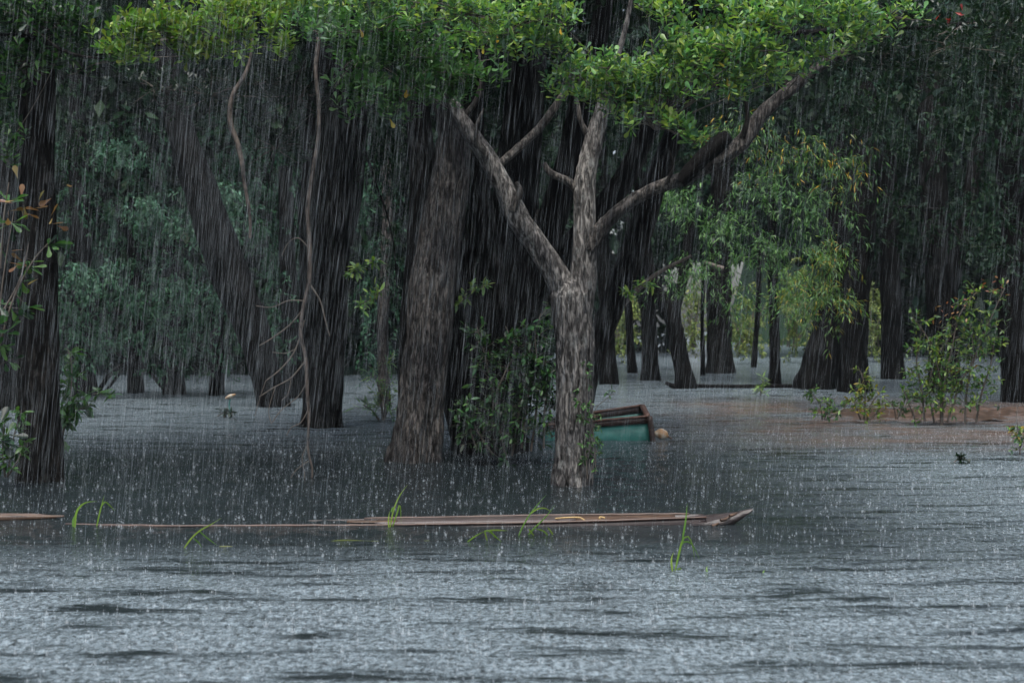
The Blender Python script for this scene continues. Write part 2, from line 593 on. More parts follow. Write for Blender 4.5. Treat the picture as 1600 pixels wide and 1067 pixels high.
def ellipsoid(c, r, n, edge=0.45):
    d = unit(rng.normal(0, 1, (n, 3)))
    return np.asarray(c) + d * (rng.uniform(0, 1, (n, 1)) ** edge) * np.asarray(r)


def rosette_leaves(C, nl, up=0.75):
    """leaves set in upright rosettes round each point of C"""
    ax = unit(np.array([0, -0.15, up]) + rng.normal(0, 0.35, (len(C), 3)))
    P, D = [], []
    ang0 = rng.uniform(0, 6.28, len(C))
    t = unit(np.cross(ax, np.array([0.3, 1.0, 0.1])))
    b = np.cross(ax, t)
    for k in range(nl):
        a = ang0 + k * 2.399 + rng.normal(0, 0.2, len(C))
        lift = 0.25 + 0.75 * k / nl + rng.normal(0, 0.12, len(C))
        D.append(np.cos(a)[:, None] * t + np.sin(a)[:, None] * b + lift[:, None] * ax)
        P.append(C + ax * 0.02 * k)
    return np.concatenate(P), np.concatenate(D)


def limb(parent, name, pts, Y, mat, ns=40, nr=14, ridge=0.012, rw=0.035, seed=0.0, lump=0.07, flute=0.0):
    P, R = pxpath(pts, Y)
    V, F = tube(P, R, ns, nr, ridge, rw, lump, flute, seed)
    return obj(name, mesh_data(name, V, F, smooth=True), mat, parent)


def trunk(parent, pts, Y, mat, ns=170, nr=72, ridge=0.022, rw=0.05, seed=0.0, lump=0.07, flute=0.0, name='trunk'):
    q = pts[0]
    below = (q[0], q[1] + 0.45 * F_PX / Y, q[2] * 1.08) + tuple(q[3:])
    return limb(parent, name, [below] + list(pts), Y, mat, ns, nr, ridge, rw, seed, lump, flute)


def twigs(parent, A, B, r, mat, name='twigs', sag=0.1):
    acc = Acc()
    for a, b in zip(A, B):
        m = (np.asarray(a) + b) / 2 + np.array([rng.normal(0, .04), rng.normal(0, .04), sag * np.linalg.norm(np.asarray(b) - a) * rng.uniform(-.4, 1)])
        acc.add(*tube([a, m, b], [r, r * .75, r * .4], 6, 4, lump=0))
    return acc.build(name, mat, parent, 'stuff')


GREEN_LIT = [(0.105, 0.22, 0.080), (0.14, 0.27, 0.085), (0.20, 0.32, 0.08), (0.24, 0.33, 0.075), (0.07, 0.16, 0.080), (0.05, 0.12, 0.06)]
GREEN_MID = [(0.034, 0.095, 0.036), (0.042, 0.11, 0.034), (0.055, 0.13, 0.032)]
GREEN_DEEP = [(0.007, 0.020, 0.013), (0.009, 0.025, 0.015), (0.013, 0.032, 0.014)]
GREEN_BLUE = [(0.018, 0.056, 0.036), (0.026, 0.072, 0.044), (0.044, 0.104, 0.062)]
GREEN_YEL = [(0.11, 0.20, 0.036), (0.14, 0.23, 0.04), (0.08, 0.18, 0.04), (0.17, 0.22, 0.04)]
YELLOW = [(0.40, 0.26, 0.03), (0.48, 0.30, 0.03), (0.32, 0.26, 0.04)]

# ================================================================ SETTING
# ---- water: a fine rippled sheet in front, coarse beyond
def build_water():
    na, nyr = 420, 520
    yr = 7.5 * (120 / 7.5) ** (np.linspace(0, 1, nyr) ** 1.35)
    ang = np.linspace(-0.43, 0.43, na)
    Yg, Ag = np.meshgrid(yr, ang, indexing='ij')
    Xg = Yg * Ag
    h = 0
    for wx, wy, a in ((0.9, 0.42, 0.010), (0.34, 0.17, 0.010), (0.15, 0.085, 0.0075), (0.075, 0.05, 0.0045)):
        h = h + a * 2 * (vnoise(Xg / wx + 5.1, Yg / wy + 3.7, np.array(a * 900.0)) - 0.5)
    patch = vnoise(Xg / 3.2, Yg / 1.1, np.array(2.5)) * 0.65 + vnoise(Xg / 0.9, Yg / 0.35, np.array(8.5)) * 0.35
    h = h * (0.45 + 1.1 * np.clip((patch - 0.3) * 2.2, 0, 1))
    # pits left by drops
    edge = np.minimum(1, np.minimum((Ag + 0.43) / 0.03, (0.43 - Ag) / 0.03)) * np.clip((yr - 7.5) / 0.4, 0, 1)[:, None] * np.clip((119 - yr) / 12, 0, 1)[:, None]
    h = h * np.clip(edge, 0, 1)
    V = np.stack([Xg, Yg, h], -1).reshape(-1, 3)
    i, j = np.meshgrid(np.arange(nyr - 1), np.arange(na - 1), indexing='ij')
    F = np.stack([i * na + j, i * na + j + 1, (i + 1) * na + j + 1, (i + 1) * na + j], -1).reshape(-1, 4)
    n = len(V)
    a0, a1, b0, b1 = 0, na - 1, (nyr - 1) * na, nyr * na - 1
    ext = np.array([(-500, -80, 0), (500, -80, 0), (500, 600, 0), (-500, 600, 0)], float)
    V = np.concatenate([V, ext])
    # the four fringe pieces share the corners of the fine sheet
    near = np.array([[n, n + 1, a1, a0]]); right = np.array([[n + 1, n + 2, b1, a1]])
    far = np.array([[n + 2, n + 3, b0, b1]]); left = np.array([[n + 3, n, a0, b0]])
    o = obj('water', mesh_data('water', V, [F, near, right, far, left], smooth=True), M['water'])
    return tag(o, 'grey flood water pocked all over by falling rain', kind='structure')


build_water()


def mound(name, cx, cyy, rx, ry, hz, mat, seed):
    n = 70
    u = np.linspace(-1.15, 1.15, n)
    X, Y = np.meshgrid(u, u, indexing='ij')
    r = X * X + Y * Y + 1.3 * (vnoise(X * 2.6 + seed, Y * 2.6, np.array(seed)) - 0.5)
    Z = hz * (0.8 - r) + 1.6 * hz * (vnoise(X * 8, Y * 4, np.array(seed)) - 0.5) + 0.8 * hz * (vnoise(X * 17, Y * 9, np.array(seed)) - 0.5)
    V = np.stack([cx + X * rx, cyy + Y * ry, np.maximum(Z, -0.25)], -1).reshape(-1, 3)
    i, j = np.meshgrid(np.arange(n - 1), np.arange(n - 1), indexing='ij')
    F = np.stack([i * n + j, (i + 1) * n + j, (i + 1) * n + j + 1, i * n + j + 1], -1).reshape(-1, 4)
    return tag(obj(name, mesh_data(name, V, F, smooth=True), mat), 'low reddish mud bank breaking the flood water', kind='structure')


mound('mud_bank', 12.6, 37.8, 4.6, 2.3, 0.10, M['mud'], 3.3)

# ---- the forest beyond the trees one can tell apart
def build_forest():
    Ps, Ds, Ss = [], [], []

    def box(x0, x1, y0, y1, z0, z1, n, s):
        P = np.stack([rng.uniform(x0, x1, n), rng.uniform(y0, y1, n), rng.uniform(z0, z1, n)], 1)
        keep = vnoise(P[:, 0] / 3.5, P[:, 1] / 3.5, P[:, 2] / 2.6) > 0.24
        P = P[keep]
        Ps.append(P); Ds.append(rng.normal(0, 1, (len(P), 3)) + np.array([0, 0, -0.6])); Ss.append(rng.uniform(0.7, 1.3, len(P)) * s)
    box(-70, 15, 122, 140, 0.2, 40, 38000, 1.6)
    box(29, 80, 122, 140, 0.2, 40, 36000, 1.5)
    box(11, 33, 104, 120, 8.0, 38, 30000, 1.2)
    box(-60, 2, 68, 78, 0.1, 26, 62000, 0.95)
    box(-60, -27, 22, 70, 0, 22, 16000, 1.0)
    box(30, 75, 24, 122, 0, 28, 22000, 1.2)
    P, D, S = np.concatenate(Ps), np.concatenate(Ds), np.concatenate(Ss)
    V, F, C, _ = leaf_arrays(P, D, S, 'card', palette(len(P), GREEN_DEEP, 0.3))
    o = obj('forest', mesh_data('forest', V, F, C), M['leaf_far'])
    tag(o, 'dense dark rainforest closing the view behind the flooded trees', kind='stuff')


build_forest()


def build_hill_backdrop():  # added backdrop, keeps bright sky from showing through holes in the foliage
    n = 60
    X, Y = np.meshgrid(np.linspace(-160, 170, n * 2), np.linspace(150, 230, n // 2), indexing='ij')
    notch = np.clip(np.abs(X - 25) / 9 - 1.1, 0, 1)
    Z = (40 * np.clip((Y - 150) / 45, 0, 1) ** .6 * (0.85 + .3 * vnoise(X / 14, Y / 14, np.array(3.))) + 6 * vnoise(X / 4, Y / 4, np.array(1.5))) * notch - 1.0
    V = np.stack([X, Y, Z], -1).reshape(-1, 3)
    a, b = X.shape
    i, j = np.meshgrid(np.arange(a - 1), np.arange(b - 1), indexing='ij')
    F = np.stack([i * b + j, (i + 1) * b + j, (i + 1) * b + j + 1, i * b + j + 1], -1).reshape(-1, 4)
    m = mat_plain('backdrop_green', (0.008, 0.022, 0.012), (0.02, 0.045, 0.022), (.6, .6, .6), 0.9, 0.5, 8.0, 0.1)
    tag(obj('hill_backdrop', mesh_data('hill_backdrop', V, F, smooth=True), m), 'dark green slope added behind the forest to block the sky in its gaps', kind='structure')


build_hill_backdrop()

# ================================================================ TREES
def canopy(parent, boxes, cols=GREEN_DEEP, name='crown'):
    """the high leaf roof, mostly above the picture: (x, y, z, rx, ry, rz, n, size)"""
    Ps, Ss = [], []
    for x, y, z, rx, ry, rz, n, s in boxes:
        P = ellipsoid((x, y, z), (rx, ry, rz), n, 0.5)
        Ps.append(P); Ss.append(rng.uniform(0.7, 1.3, n) * s)
    P, S = np.concatenate(Ps), np.concatenate(Ss)
    D = rng.normal(0, 1, (len(P), 3)) + np.array([0, 0, -0.3])
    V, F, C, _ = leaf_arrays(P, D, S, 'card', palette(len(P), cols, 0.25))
    return obj(name, mesh_data(name, V, F, C), M['leaf_far'], parent, 'stuff')


def px_clumps(specs, Y, zr=0.6, spread=0.5):
    """ellipses in the picture, each at its own distance -> rosette centres"""
    out = []
    for px, py, rx, ry, n, *dy in specs:
        y = Y + (dy[0] if dy else rng.uniform(-spread, spread))
        c = at(px, py, y)
        k = y / F_PX
        m = int(n * 1.6)
        g = rng.normal(0, 1, (m, 3)) * np.array([.56, .5, .5])
        g *= np.minimum(1, 1.45 / (np.linalg.norm(g, axis=1, keepdims=True) + 1e-6))
        out.append(c + g * np.array([rx * k, zr * min(1.0, rx * k), ry * k]))
    return out


def pad_crown(parent, specs, Y, leaf, cols, key, singles, anchors, twig_r=0.008, spread=0.5, up=0.75, nl=8, mat='leaf', yellow=0, jit=0.18):
    cl = px_clumps(specs, Y, spread=spread)
    C = np.concatenate(cl)
    P, D = rosette_leaves(C, nl, up)
    S = leaf * rng.uniform(0.65, 1.12, len(P))
    foliage(parent, P, D, S, 'obo', cols, key, M[mat], 'crown', singles, jit=jit)
    anchors = np.array(anchors)
    A, B = [], []
    for g in cl:
        c = g.mean(0)
        a = anchors[np.argmin(np.linalg.norm(anchors - c, axis=1))]
        A.append(a); B.append(c)
        for q in g[::4]:
            A.append(c); B.append(q)
    twigs(parent, A, B, twig_r, M['twig'])
    if yellow:
        pk = C[rng.integers(0, len(C), yellow)] + np.array([0, -0.1, 0])
        lib = leaf_mesh('obo', 'yellow', YELLOW, M['leaf'])
        for p in pk:
            d = unit(np.array([rng.normal(0, .4), -0.3, -1.0]))
            S_, A_, N_ = frames(p[None], d[None])
            k = leaf * 0.95
            s_, a_, n_ = S_[0], A_[0], N_[0]
            mw = Matrix(((s_[0] * k, a_[0] * k, n_[0] * k, p[0]), (s_[1] * k, a_[1] * k, n_[1] * k, p[1]), (s_[2] * k, a_[2] * k, n_[2] * k, p[2]), (0, 0, 0, 1)))
            lf = obj('leaf', random.choice(lib), None, parent, None, mw)
            lf['label'] = 'yellowed leaf'


# ---- the pale forked tree in the middle
Y6 = 21.1
t6 = thing('tree', 'pale forked tree with peeling grey bark standing behind the sunken canoe', 'tree', at(895, 757, Y6))
trunk(t6, [(894, 757, 62), (896, 720, 57), (897, 660, 55), (899, 600, 56), (898, 540, 58), (894, 500, 59), (892, 465, 62), (890, 446, 50), (888, 434, 22)],
      Y6, M['bark_pale'], 220, 110, 0.034, 0.05, 1.3, 0.10, 0.12)
limb(t6, 'limb', [(892, 478, 40), (880, 448, 40), (860, 414, 37), (836, 378, 35), (812, 342, 36), (790, 296, 31), (765, 250, 29), (738, 210, 25), (714, 174, 19), (698, 138, 13), (690, 100, 8), (686, 50, 4)],
     Y6, M['bark_pale'], 150, 44, 0.018, 0.04, 2.2, 0.12)
limb(t6, 'limb', [(902, 490, 42), (910, 446, 40), (913, 400, 36), (914, 340, 33), (914, 285, 32), (924, 230, 28), (938, 180, 23), (950, 140, 16), (962, 100, 11), (978, 40, 6), (990, -20, 4)],
     Y6, M['bark_pale'], 150, 44, 0.018, 0.04, 5.2, 0.12)
limb(t6, 'limb', [(918, 390, 20), (936, 362, 22), (958, 338, 20), (990, 313, 19), (1030, 292, 20), (1075, 275, 21), (1120, 250, 25), (1160, 222, 25), (1190, 180, 22), (1225, 148, 19), (1270, 112, 17), (1320, 80, 14), (1380, 50, 10)],
     Y6 - .1, M['bark_brown'], 150, 32, 0.014, 0.035, 7.7, 0.14)
limb(t6, 'limb', [(1062, 286, 20), (1082, 264, 26), (1106, 240, 27), (1126, 222, 26), (1138, 212, 20)], Y6 - 0.15, M['bark_black'], 40, 24, 0.016, 0.04, 3.1, 0.12)
limb(t6, 'limb', [(905, 300, 16), (890, 285, 13), (860, 270, 11), (850, 255, 8)], Y6, M['bark_brown'], 30, 14, 0.008, 0.03, 9.1)
limb(t6, 'limb', [(800, 330, 13), (812, 300, 10), (806, 285, 7)], Y6 - .2, M['bark_brown'], 24, 12, 0.008, 0.03, 4.1)
limb(t6, 'limb', [(774, 262, 11, -.6), (800, 240, 13, -.3), (838, 205, 13), (860, 178, 13), (885, 140, 10), (900, 120, 7)], Y6 + .6, M['bark_brown'], 30, 14, 0.008, 0.03, 8.4)
for k, q in enumerate([[(722, 186, 12), (744, 158, 9), (752, 120, 6), (746, 70, 3)], [(702, 150, 8), (676, 128, 6), (640, 118, 4), (600, 122, 2)], [(762, 244, 11), (748, 226, 9), (744, 200, 6), (756, 170, 3)],
                        [(926, 225, 11), (908, 190, 8), (902, 160, 6), (890, 120, 3)], [(950, 145, 9), (985, 130, 7), (1030, 128, 5), (1080, 120, 3)], [(1160, 215, 10), (1168, 180, 7), (1160, 140, 5), (1150, 100, 3)],
                        [(1230, 140, 9), (1222, 110, 6), (1200, 80, 4), (1180, 60, 2)], [(1300, 92, 7), (1320, 60, 5), (1330, 30, 3)], [(1040, 288, 7), (1052, 262, 5), (1046, 236, 3)], [(848, 385, 10), (836, 352, 7), (842, 326, 4)]]):
    limb(t6, 'limb', q, Y6 - .1 * (k % 3), M['bark_brown'] if k < 5 else M['bark_dark'], 30, 10, 0.005, 0.03, 1.0 + k)
limb(t6, 'limb', [(1128, 60, 6), (1170, 55, 8), (1240, 52, 9), (1300, 48, 10), (1345, 30, 11)], Y6 - 1.0, M['bark_dark'], 40, 10, 0.005, 0.03, 1.4)
limb(t6, 'limb', [(1000, 160, 4), (1012, 182, 5), (1022, 200, 6), (1040, 202, 4), (1075, 218, 3)], Y6 - 2.2, M['vine'], 30, 8, 0.003, 0.03, 6.4)
anch6 = [at(680, 60, Y6), at(660, 0, Y6), at(985, 60, Y6), at(960, 120, Y6), at(1225, 148, Y6), at(1320, 80, Y6), at(900, 120, Y6 + .6), at(1190, 180, Y6), at(1022, 200, Y6 - 2.2)]
pad_crown(t6, [(640, 15, 60, 30, 26), (720, 28, 70, 42, 46), (795, 48, 70, 38, 46), (850, 70, 46, 20, 20), (868, 25, 34, 26, 16), (575, 8, 60, 20, 18),
               (905, 130, 42, 36, 30), (960, 143, 58, 36, 48), (1030, 135, 52, 34, 40), (1000, 160, 48, 18, 18), (958, 112, 38, 20, 14),
               (1090, 108, 56, 42, 46), (1150, 92, 58, 36, 42), (1192, 108, 42, 32, 26), (1148, 140, 42, 22, 18), (1112, 62, 55, 22, 20), (1052, 92, 36, 28, 16),
               (1040, 193, 18, 11, 6), (1064, 204, 20, 11, 9), (1084, 222, 14, 9, 6), (985, 195, 12, 7, 4),
               (1200, 40, 58, 26, 34), (1262, 24, 58, 26, 30), (1322, 26, 46, 20, 18), (1290, 88, 40, 18, 14), (1350, 66, 46, 20, 16), (1385, 30, 40, 22, 14), (1240, 118, 26, 16, 8), (1130, 12, 58, 18, 22), (1050, 30, 24, 36, 11), (1012, 12, 22, 18, 8)],
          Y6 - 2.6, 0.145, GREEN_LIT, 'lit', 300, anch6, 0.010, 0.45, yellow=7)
canopy(t6, [(0.8, 23.6, 11.0, 6.0, 2.8, 2.0, 6200, 0.30), (-0.2, 23.5, 8.2, 2.4, 1.6, 1.0, 900, 0.24)])

# ---- the broad brown tree left of it
Y4 = 24.8
t4 = thing('tree', 'broad brown trunk with long furrowed bark left of the pale forked tree', 'tree', at(650, 722, Y4))
trunk(t4, [(649, 722, 82), (654, 690, 74), (660, 640, 70), (666, 570, 70), (674, 480, 72), (683, 420, 70), (690, 360, 64), (700, 300, 58), (708, 240, 52), (706, 190, 46), (694, 140, 40), (690, 60, 34), (690, -60, 28)],
      Y4, M['bark_brown'], 200, 110, 0.045, 0.06, 4.4, 0.10, 0.26)
limb(t4, 'limb', [(640, 640, 36, .7), (642, 560, 38, .7), (648, 470, 40, .7), (656, 380, 42, .7), (662, 290, 42, .7), (656, 210, 38, .7), (650, 130, 34, .7), (655, 20, 30, .7), (660, -60, 26, .7)],
     Y4, M['bark_dark'], 120, 36, 0.02, 0.05, 6.6)
pad_crown(t4, [(570, 150, 40, 34, 26), (630, 145, 66, 40, 44), (705, 112, 56, 40, 34), (640, 92, 58, 30, 26), (560, 95, 40, 40, 24), (735, 60, 40, 30, 18), (590, 50, 70, 34, 40), (690, 145, 50, 26, 26), (500, 40, 50, 40, 30)],
          19.7, 0.16, GREEN_MID + GREEN_LIT[:1], 'mid', 200, [at(656, 150, Y4), at(690, 60, Y4), at(700, 170, Y4)], 0.010, 0.5, yellow=5)
canopy(t4, [(-2.6, 27.5, 10.6, 4.5, 3.0, 2.4, 4200, 0.32), (-1.6, 26.2, 8.0, 1.4, 1.6, 1.1, 500, 0.24)])

# ---- the dark many-stemmed tree between those two
Y5 = 26.6
t5 = thing('tree', 'black many-stemmed tree fanning out between the brown trunk and the pale forked tree', 'tree', at(765, 708, Y5))
trunk(t5, [(765, 708, 118), (768, 660, 104), (772, 600, 98), (780, 520, 96), (790, 440, 92), (800, 360, 78), (806, 280, 70), (816, 190, 62), (826, 90, 52), (832, -20, 44)],
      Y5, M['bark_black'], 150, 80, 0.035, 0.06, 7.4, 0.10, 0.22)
limb(t5, 'limb', [(792, 480, 50), (770, 400, 44), (752, 320, 38), (742, 240, 36), (740, 160, 32), (752, 60, 28), (760, -40, 24)], Y5 - .3, M['bark_dark'], 100, 32, 0.02, 0.05, 1.6)
limb(t5, 'limb', [(800, 480, 60), (836, 410, 52), (868, 330, 46), (890, 250, 40), (905, 170, 36), (930, 80, 30), (950, -30, 24)], Y5 - .1, M['bark_black'], 100, 36, 0.022, 0.05, 2.6)
limb(t5, 'limb', [(812, 500, 46), (870, 420, 42), (930, 340, 38), (975, 280, 34), (1010, 210, 30), (1050, 140, 26), (1090, 40, 20)], Y5 + .2, M['bark_black'], 100, 32, 0.02, 0.05, 3.6)
limb(t5, 'limb', [(735, 700, 50), (715, 640, 44), (706, 570, 40), (716, 480, 36), (730, 400, 34), (745, 330, 30)], Y5 + .1, M['bark_black'], 70, 32, 0.02, 0.05, 8.6)
canopy(t5, [(0.6, 29.5, 10.8, 4.6, 3.2, 2.6, 4200, 0.34), (0.8, 30.0, 7.4, 3.6, 1.5, 1.2, 1800, 0.22)])

# ---- dark tree leaning right behind the pale tree
Y7 = 32.5
t7 = thing('tree', 'slim black trunk leaning right out from behind the pale forked tree', 'tree', at(898, 674, Y7))
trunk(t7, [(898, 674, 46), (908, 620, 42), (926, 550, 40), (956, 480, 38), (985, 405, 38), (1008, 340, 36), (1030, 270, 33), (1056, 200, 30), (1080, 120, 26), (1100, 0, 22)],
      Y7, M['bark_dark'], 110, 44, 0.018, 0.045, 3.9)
limb(t7, 'limb', [(950, 500, 14), (978, 470, 10), (1010, 440, 8), (1040, 420, 6), (1080, 400, 4)], Y7, M['twig'], 30, 8, 0.004, 0.03, 2.2)
canopy(t7, [(4.2, 31.5, 11.0, 3.6, 3.0, 2.4, 3000, 0.34)])

# ---- tree with the hanging vine before it
Y3 = 33.2
t3 = thing('tree', 'straight dark trunk standing in the pale water behind the hanging vine', 'tree', at(504, 668, Y3))
trunk(t3, [(503, 668, 64), (505, 630, 60), (506, 560, 64), (507, 480, 72), (509, 400, 78), (512, 320, 82), (514, 240, 76), (516, 150, 66), (520, 60, 54), (524, -60, 44)],
      Y3, M['bark_dark'], 170, 84, 0.034, 0.08, 9.2, 0.11, 0.26)
limb(t3, 'limb', [(530, 380, 40), (548, 300, 38), (556, 220, 34), (560, 130, 30), (565, 20, 26)], Y3 + .4, M['bark_black'], 70, 30, 0.02, 0.05, 5.9)
pad_crown(t3, [(205, 62, 42, 32, 30), (268, 50, 60, 42, 52), (338, 42, 62, 40, 56), (400, 20, 56, 26, 34), (480, 14, 50, 20, 22), (300, 86, 46, 14, 14), (188, 88, 22, 12, 7), (450, 8, 28, 12, 9), (432, 48, 9, 22, 8), (446, 78, 12, 18, 8)],
          20.6, 0.16, GREEN_YEL, 'yel', 240, [at(380, 30, 24.0), at(160, 85, 22.0), at(450, -20, 24.0)], 0.009, 0.5)
pad_crown(t3, [(470, 150, 55, 50, 40), (500, 50, 70, 40, 44), (400, 130, 60, 45, 36), (330, 150, 60, 40, 30), (440, 230, 50, 40, 24), (250, 140, 60, 40, 28)],
          29.5, 0.17, GREEN_DEEP, 'deep', 0, [at(516, 150, Y3), at(520, 60, Y3)], 0.012, 1.0)
limb(t3, 'limb', [(520, 60, 26), (470, 20, 18, -3), (400, 12, 12, -8), (330, 60, 9, -11.5), (240, 70, 7, -12.4), (150, 86, 5, -12.4)], Y3, M['bark_dark'], 60, 12, 0.006, 0.03, 2.9)
canopy(t3, [(-4.6, 33.5, 11.5, 4.2, 3.6, 2.6, 3600, 0.36), (-4.2, 29.0, 9.6, 3.2, 2.6, 1.2, 1400, 0.30)])

# ---- leaning trunk
Y2 = 41.8
t2 = thing('tree', 'dark trunk leaning steeply left over the pale water', 'tree', at(430, 637, Y2))
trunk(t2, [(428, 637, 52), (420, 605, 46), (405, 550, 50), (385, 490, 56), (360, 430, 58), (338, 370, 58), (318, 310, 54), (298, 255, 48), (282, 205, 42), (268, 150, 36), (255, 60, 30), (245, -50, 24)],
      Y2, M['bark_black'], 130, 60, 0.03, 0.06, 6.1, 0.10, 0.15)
canopy(t2, [(-11.0, 46.0, 13.0, 4.5, 2.5, 2.5, 2600, 0.40)])

# ---- left edge trunk
Y1 = 21.6
t1 = thing('tree', 'dark rugged trunk rising from the water at the left edge', 'tree', at(63, 750, Y1))
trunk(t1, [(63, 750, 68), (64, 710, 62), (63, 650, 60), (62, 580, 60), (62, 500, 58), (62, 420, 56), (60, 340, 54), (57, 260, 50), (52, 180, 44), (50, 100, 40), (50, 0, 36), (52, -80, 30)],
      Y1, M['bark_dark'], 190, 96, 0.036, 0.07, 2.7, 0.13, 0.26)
limb(t1, 'limb', [(64, 300, 26), (72, 240, 24), (76, 170, 22), (74, 80, 20), (70, -20, 16)], Y1 + .5, M['bark_black'], 70, 24, 0.014, 0.04, 2.4)
limb(t1, 'limb', [(-10, 55, 5), (30, 56, 6), (60, 62, 7), (95, 78, 6), (125, 88, 5), (160, 92, 3)], Y1 - .8, M['bark_dark'], 40, 8, 0.003, 0.03, 2.4)
pad_crown(t1, [(30, 25, 50, 30, 40), (110, 45, 60, 40, 50), (60, 95, 50, 25, 20), (20, 110, 30, 50, 22), (10, 220, 24, 40, 14), (140, 100, 40, 20, 12)],
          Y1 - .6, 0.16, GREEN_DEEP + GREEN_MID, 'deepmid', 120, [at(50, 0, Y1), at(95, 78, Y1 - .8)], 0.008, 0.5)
canopy(t1, [(-8.5, 24.0, 11.0, 4.0, 3.5, 2.6, 3800, 0.30), (-9.8, 23.5, 7.2, 2.2, 1.5, 1.6, 900, 0.22)])

# ---- trees further back: px of the trunk, py of its foot, width, path, label
def back_tree(path, label, mat='bark_black', crown=None, cols=GREEN_DEEP, group=None, seed=0.0, fork=None, flute=0.1, ns=60, cat='tree'):
    py = path[0][1]
    Y = Yw(py)
    t = thing('tree', label, cat, at(path[0][0], py, Y), group)
    trunk(t, path, Y, M[mat], ns, 26, 0.03, 0.09, seed, 0.10, flute)
    for f in (fork or []):
        limb(t, 'limb', f, Y, M[mat], 36, 14, 0.02, 0.08, seed + 1)
    if crown: canopy(t, crown, cols)
    return t, Y


R = []
R.append(back_tree([(952, 600, 30), (950, 560, 24), (948, 500, 22), (944, 420, 20), (940, 330, 18), (940, 200, 16)], 'slim black trunk just right of the pale forked tree', crown=[(3.2, 62, 12, 3.5, 4, 4, 900, 0.5)], seed=1.2))
R.append(back_tree([(988, 583, 16), (986, 550, 13), (983, 500, 12), (980, 430, 11), (985, 300, 10)], 'thinnest dark trunk right of the pale forked tree, further back in the water', crown=[(6.2, 74, 14, 3.5, 4, 4, 700, 0.6)], seed=2.2))
R.append(back_tree([(1016, 594, 32), (1015, 560, 25), (1014, 500, 24), (1010, 430, 24), (1004, 350, 22), (1000, 220, 20)], 'dark trunk between the thin trunk and the leaning forked one behind the teal boat', crown=[(6.0, 64, 13, 4, 4, 4, 900, 0.5)], seed=3.2))
R.append(back_tree([(1072, 607, 34), (1066, 570, 26), (1058, 530, 26), (1052, 490, 24), (1066, 440, 16), (1080, 340, 14)], 'dark forked trunk leaning left above the teal boat', seed=4.2,
                   fork=[[(1058, 520, 24), (1040, 480, 20), (1022, 440, 17), (1005, 380, 14), (990, 300, 12)], [(1072, 600, 12), (1056, 604, 8), (1040, 598, 5)]], crown=[(6.4, 56, 12.5, 4, 3, 3.5, 900, 0.45)]))
R.append(back_tree([(1126, 583, 46), (1125, 560, 40), (1124, 520, 38), (1123, 470, 38), (1124, 400, 36), (1128, 300, 34), (1130, 150, 30)], 'thick straight trunk with bright water behind, right of the forked one', mat='bark_dark', seed=5.2, crown=[(10.5, 72, 16, 5, 4, 4, 1200, 0.6)]))
R.append(back_tree([(1211, 600, 20), (1211, 560, 17), (1210, 500, 16), (1208, 430, 15), (1206, 350, 14), (1204, 260, 13), (1200, 160, 11)], 'slender straight trunk under drooping narrow leaves and a few yellow ones', seed=6.2, crown=[(9.5, 60, 13.5, 4, 4, 3.5, 900, 0.5)]))
R.append(back_tree([(1276, 607, 68), (1282, 570, 54), (1290, 520, 44), (1297, 470, 40), (1304, 400, 38), (1310, 300, 36), (1315, 150, 30)], 'black trunk with a wide slanting foot on the right side of the flood', seed=7.2, flute=0.3, crown=[(13, 56, 13, 5, 4, 4, 1200, 0.5)]))
R.append(back_tree([(1336, 612, 50), (1333, 570, 44), (1334, 520, 44), (1338, 450, 44), (1345, 370, 42), (1350, 280, 40), (1352, 130, 36)], 'black trunk close beside the wide slanting foot, behind the small yellow-leaved bush', seed=8.2, flute=0.2, crown=[(15, 54, 12.5, 4, 3, 3.5, 900, 0.45)]))
R.append(back_tree([(1396, 592, 40), (1394, 550, 34), (1393, 500, 32), (1391, 430, 32), (1388, 350, 30), (1386, 220, 28)], 'dark straight trunk between the slanting foot and the tall yellow-green bush', seed=9.2, crown=[(18, 64, 14, 4.5, 4, 4, 1000, 0.5)]))
R.append(back_tree([(1478, 612, 52), (1476, 570, 46), (1474, 500, 46), (1468, 420, 46), (1462, 340, 44), (1456, 220, 42), (1450, 80, 38)], 'broad black trunk directly behind the tall yellow-green bush', mat='bark_dark', seed=1.9, fork=[[(1474, 470, 34), (1500, 380, 28), (1520, 280, 24), (1540, 150, 20)]], crown=[(16.5, 53, 12, 4.5, 3, 3.5, 1200, 0.45)]))
R.append(back_tree([(1592, 628, 56), (1590, 580, 50), (1586, 500, 50), (1582, 400, 50), (1580, 280, 48), (1578, 100, 44)], 'black trunk at the right edge of the view', seed=2.9, crown=[(16.5, 46, 11.5, 4, 3, 3.5, 1500, 0.4), (16.0, 43, 8.0, 2.6, 1.6, 2.2, 700, 0.3)]))
R.append(back_tree([(1098, 586, 8), (1098, 550, 7), (1097, 500, 6), (1099, 440, 6), (1096, 380, 5)], 'pole-thin sapling between the forked trunk and the thick straight one', seed=3.9, flute=0, ns=40))
R.append(back_tree([(1178, 574, 9), (1180, 540, 8), (1184, 490, 8), (1186, 420, 7), (1184, 360, 6)], 'pole-thin sapling between the thick straight trunk and the slender one', seed=4.9, flute=0, ns=40))

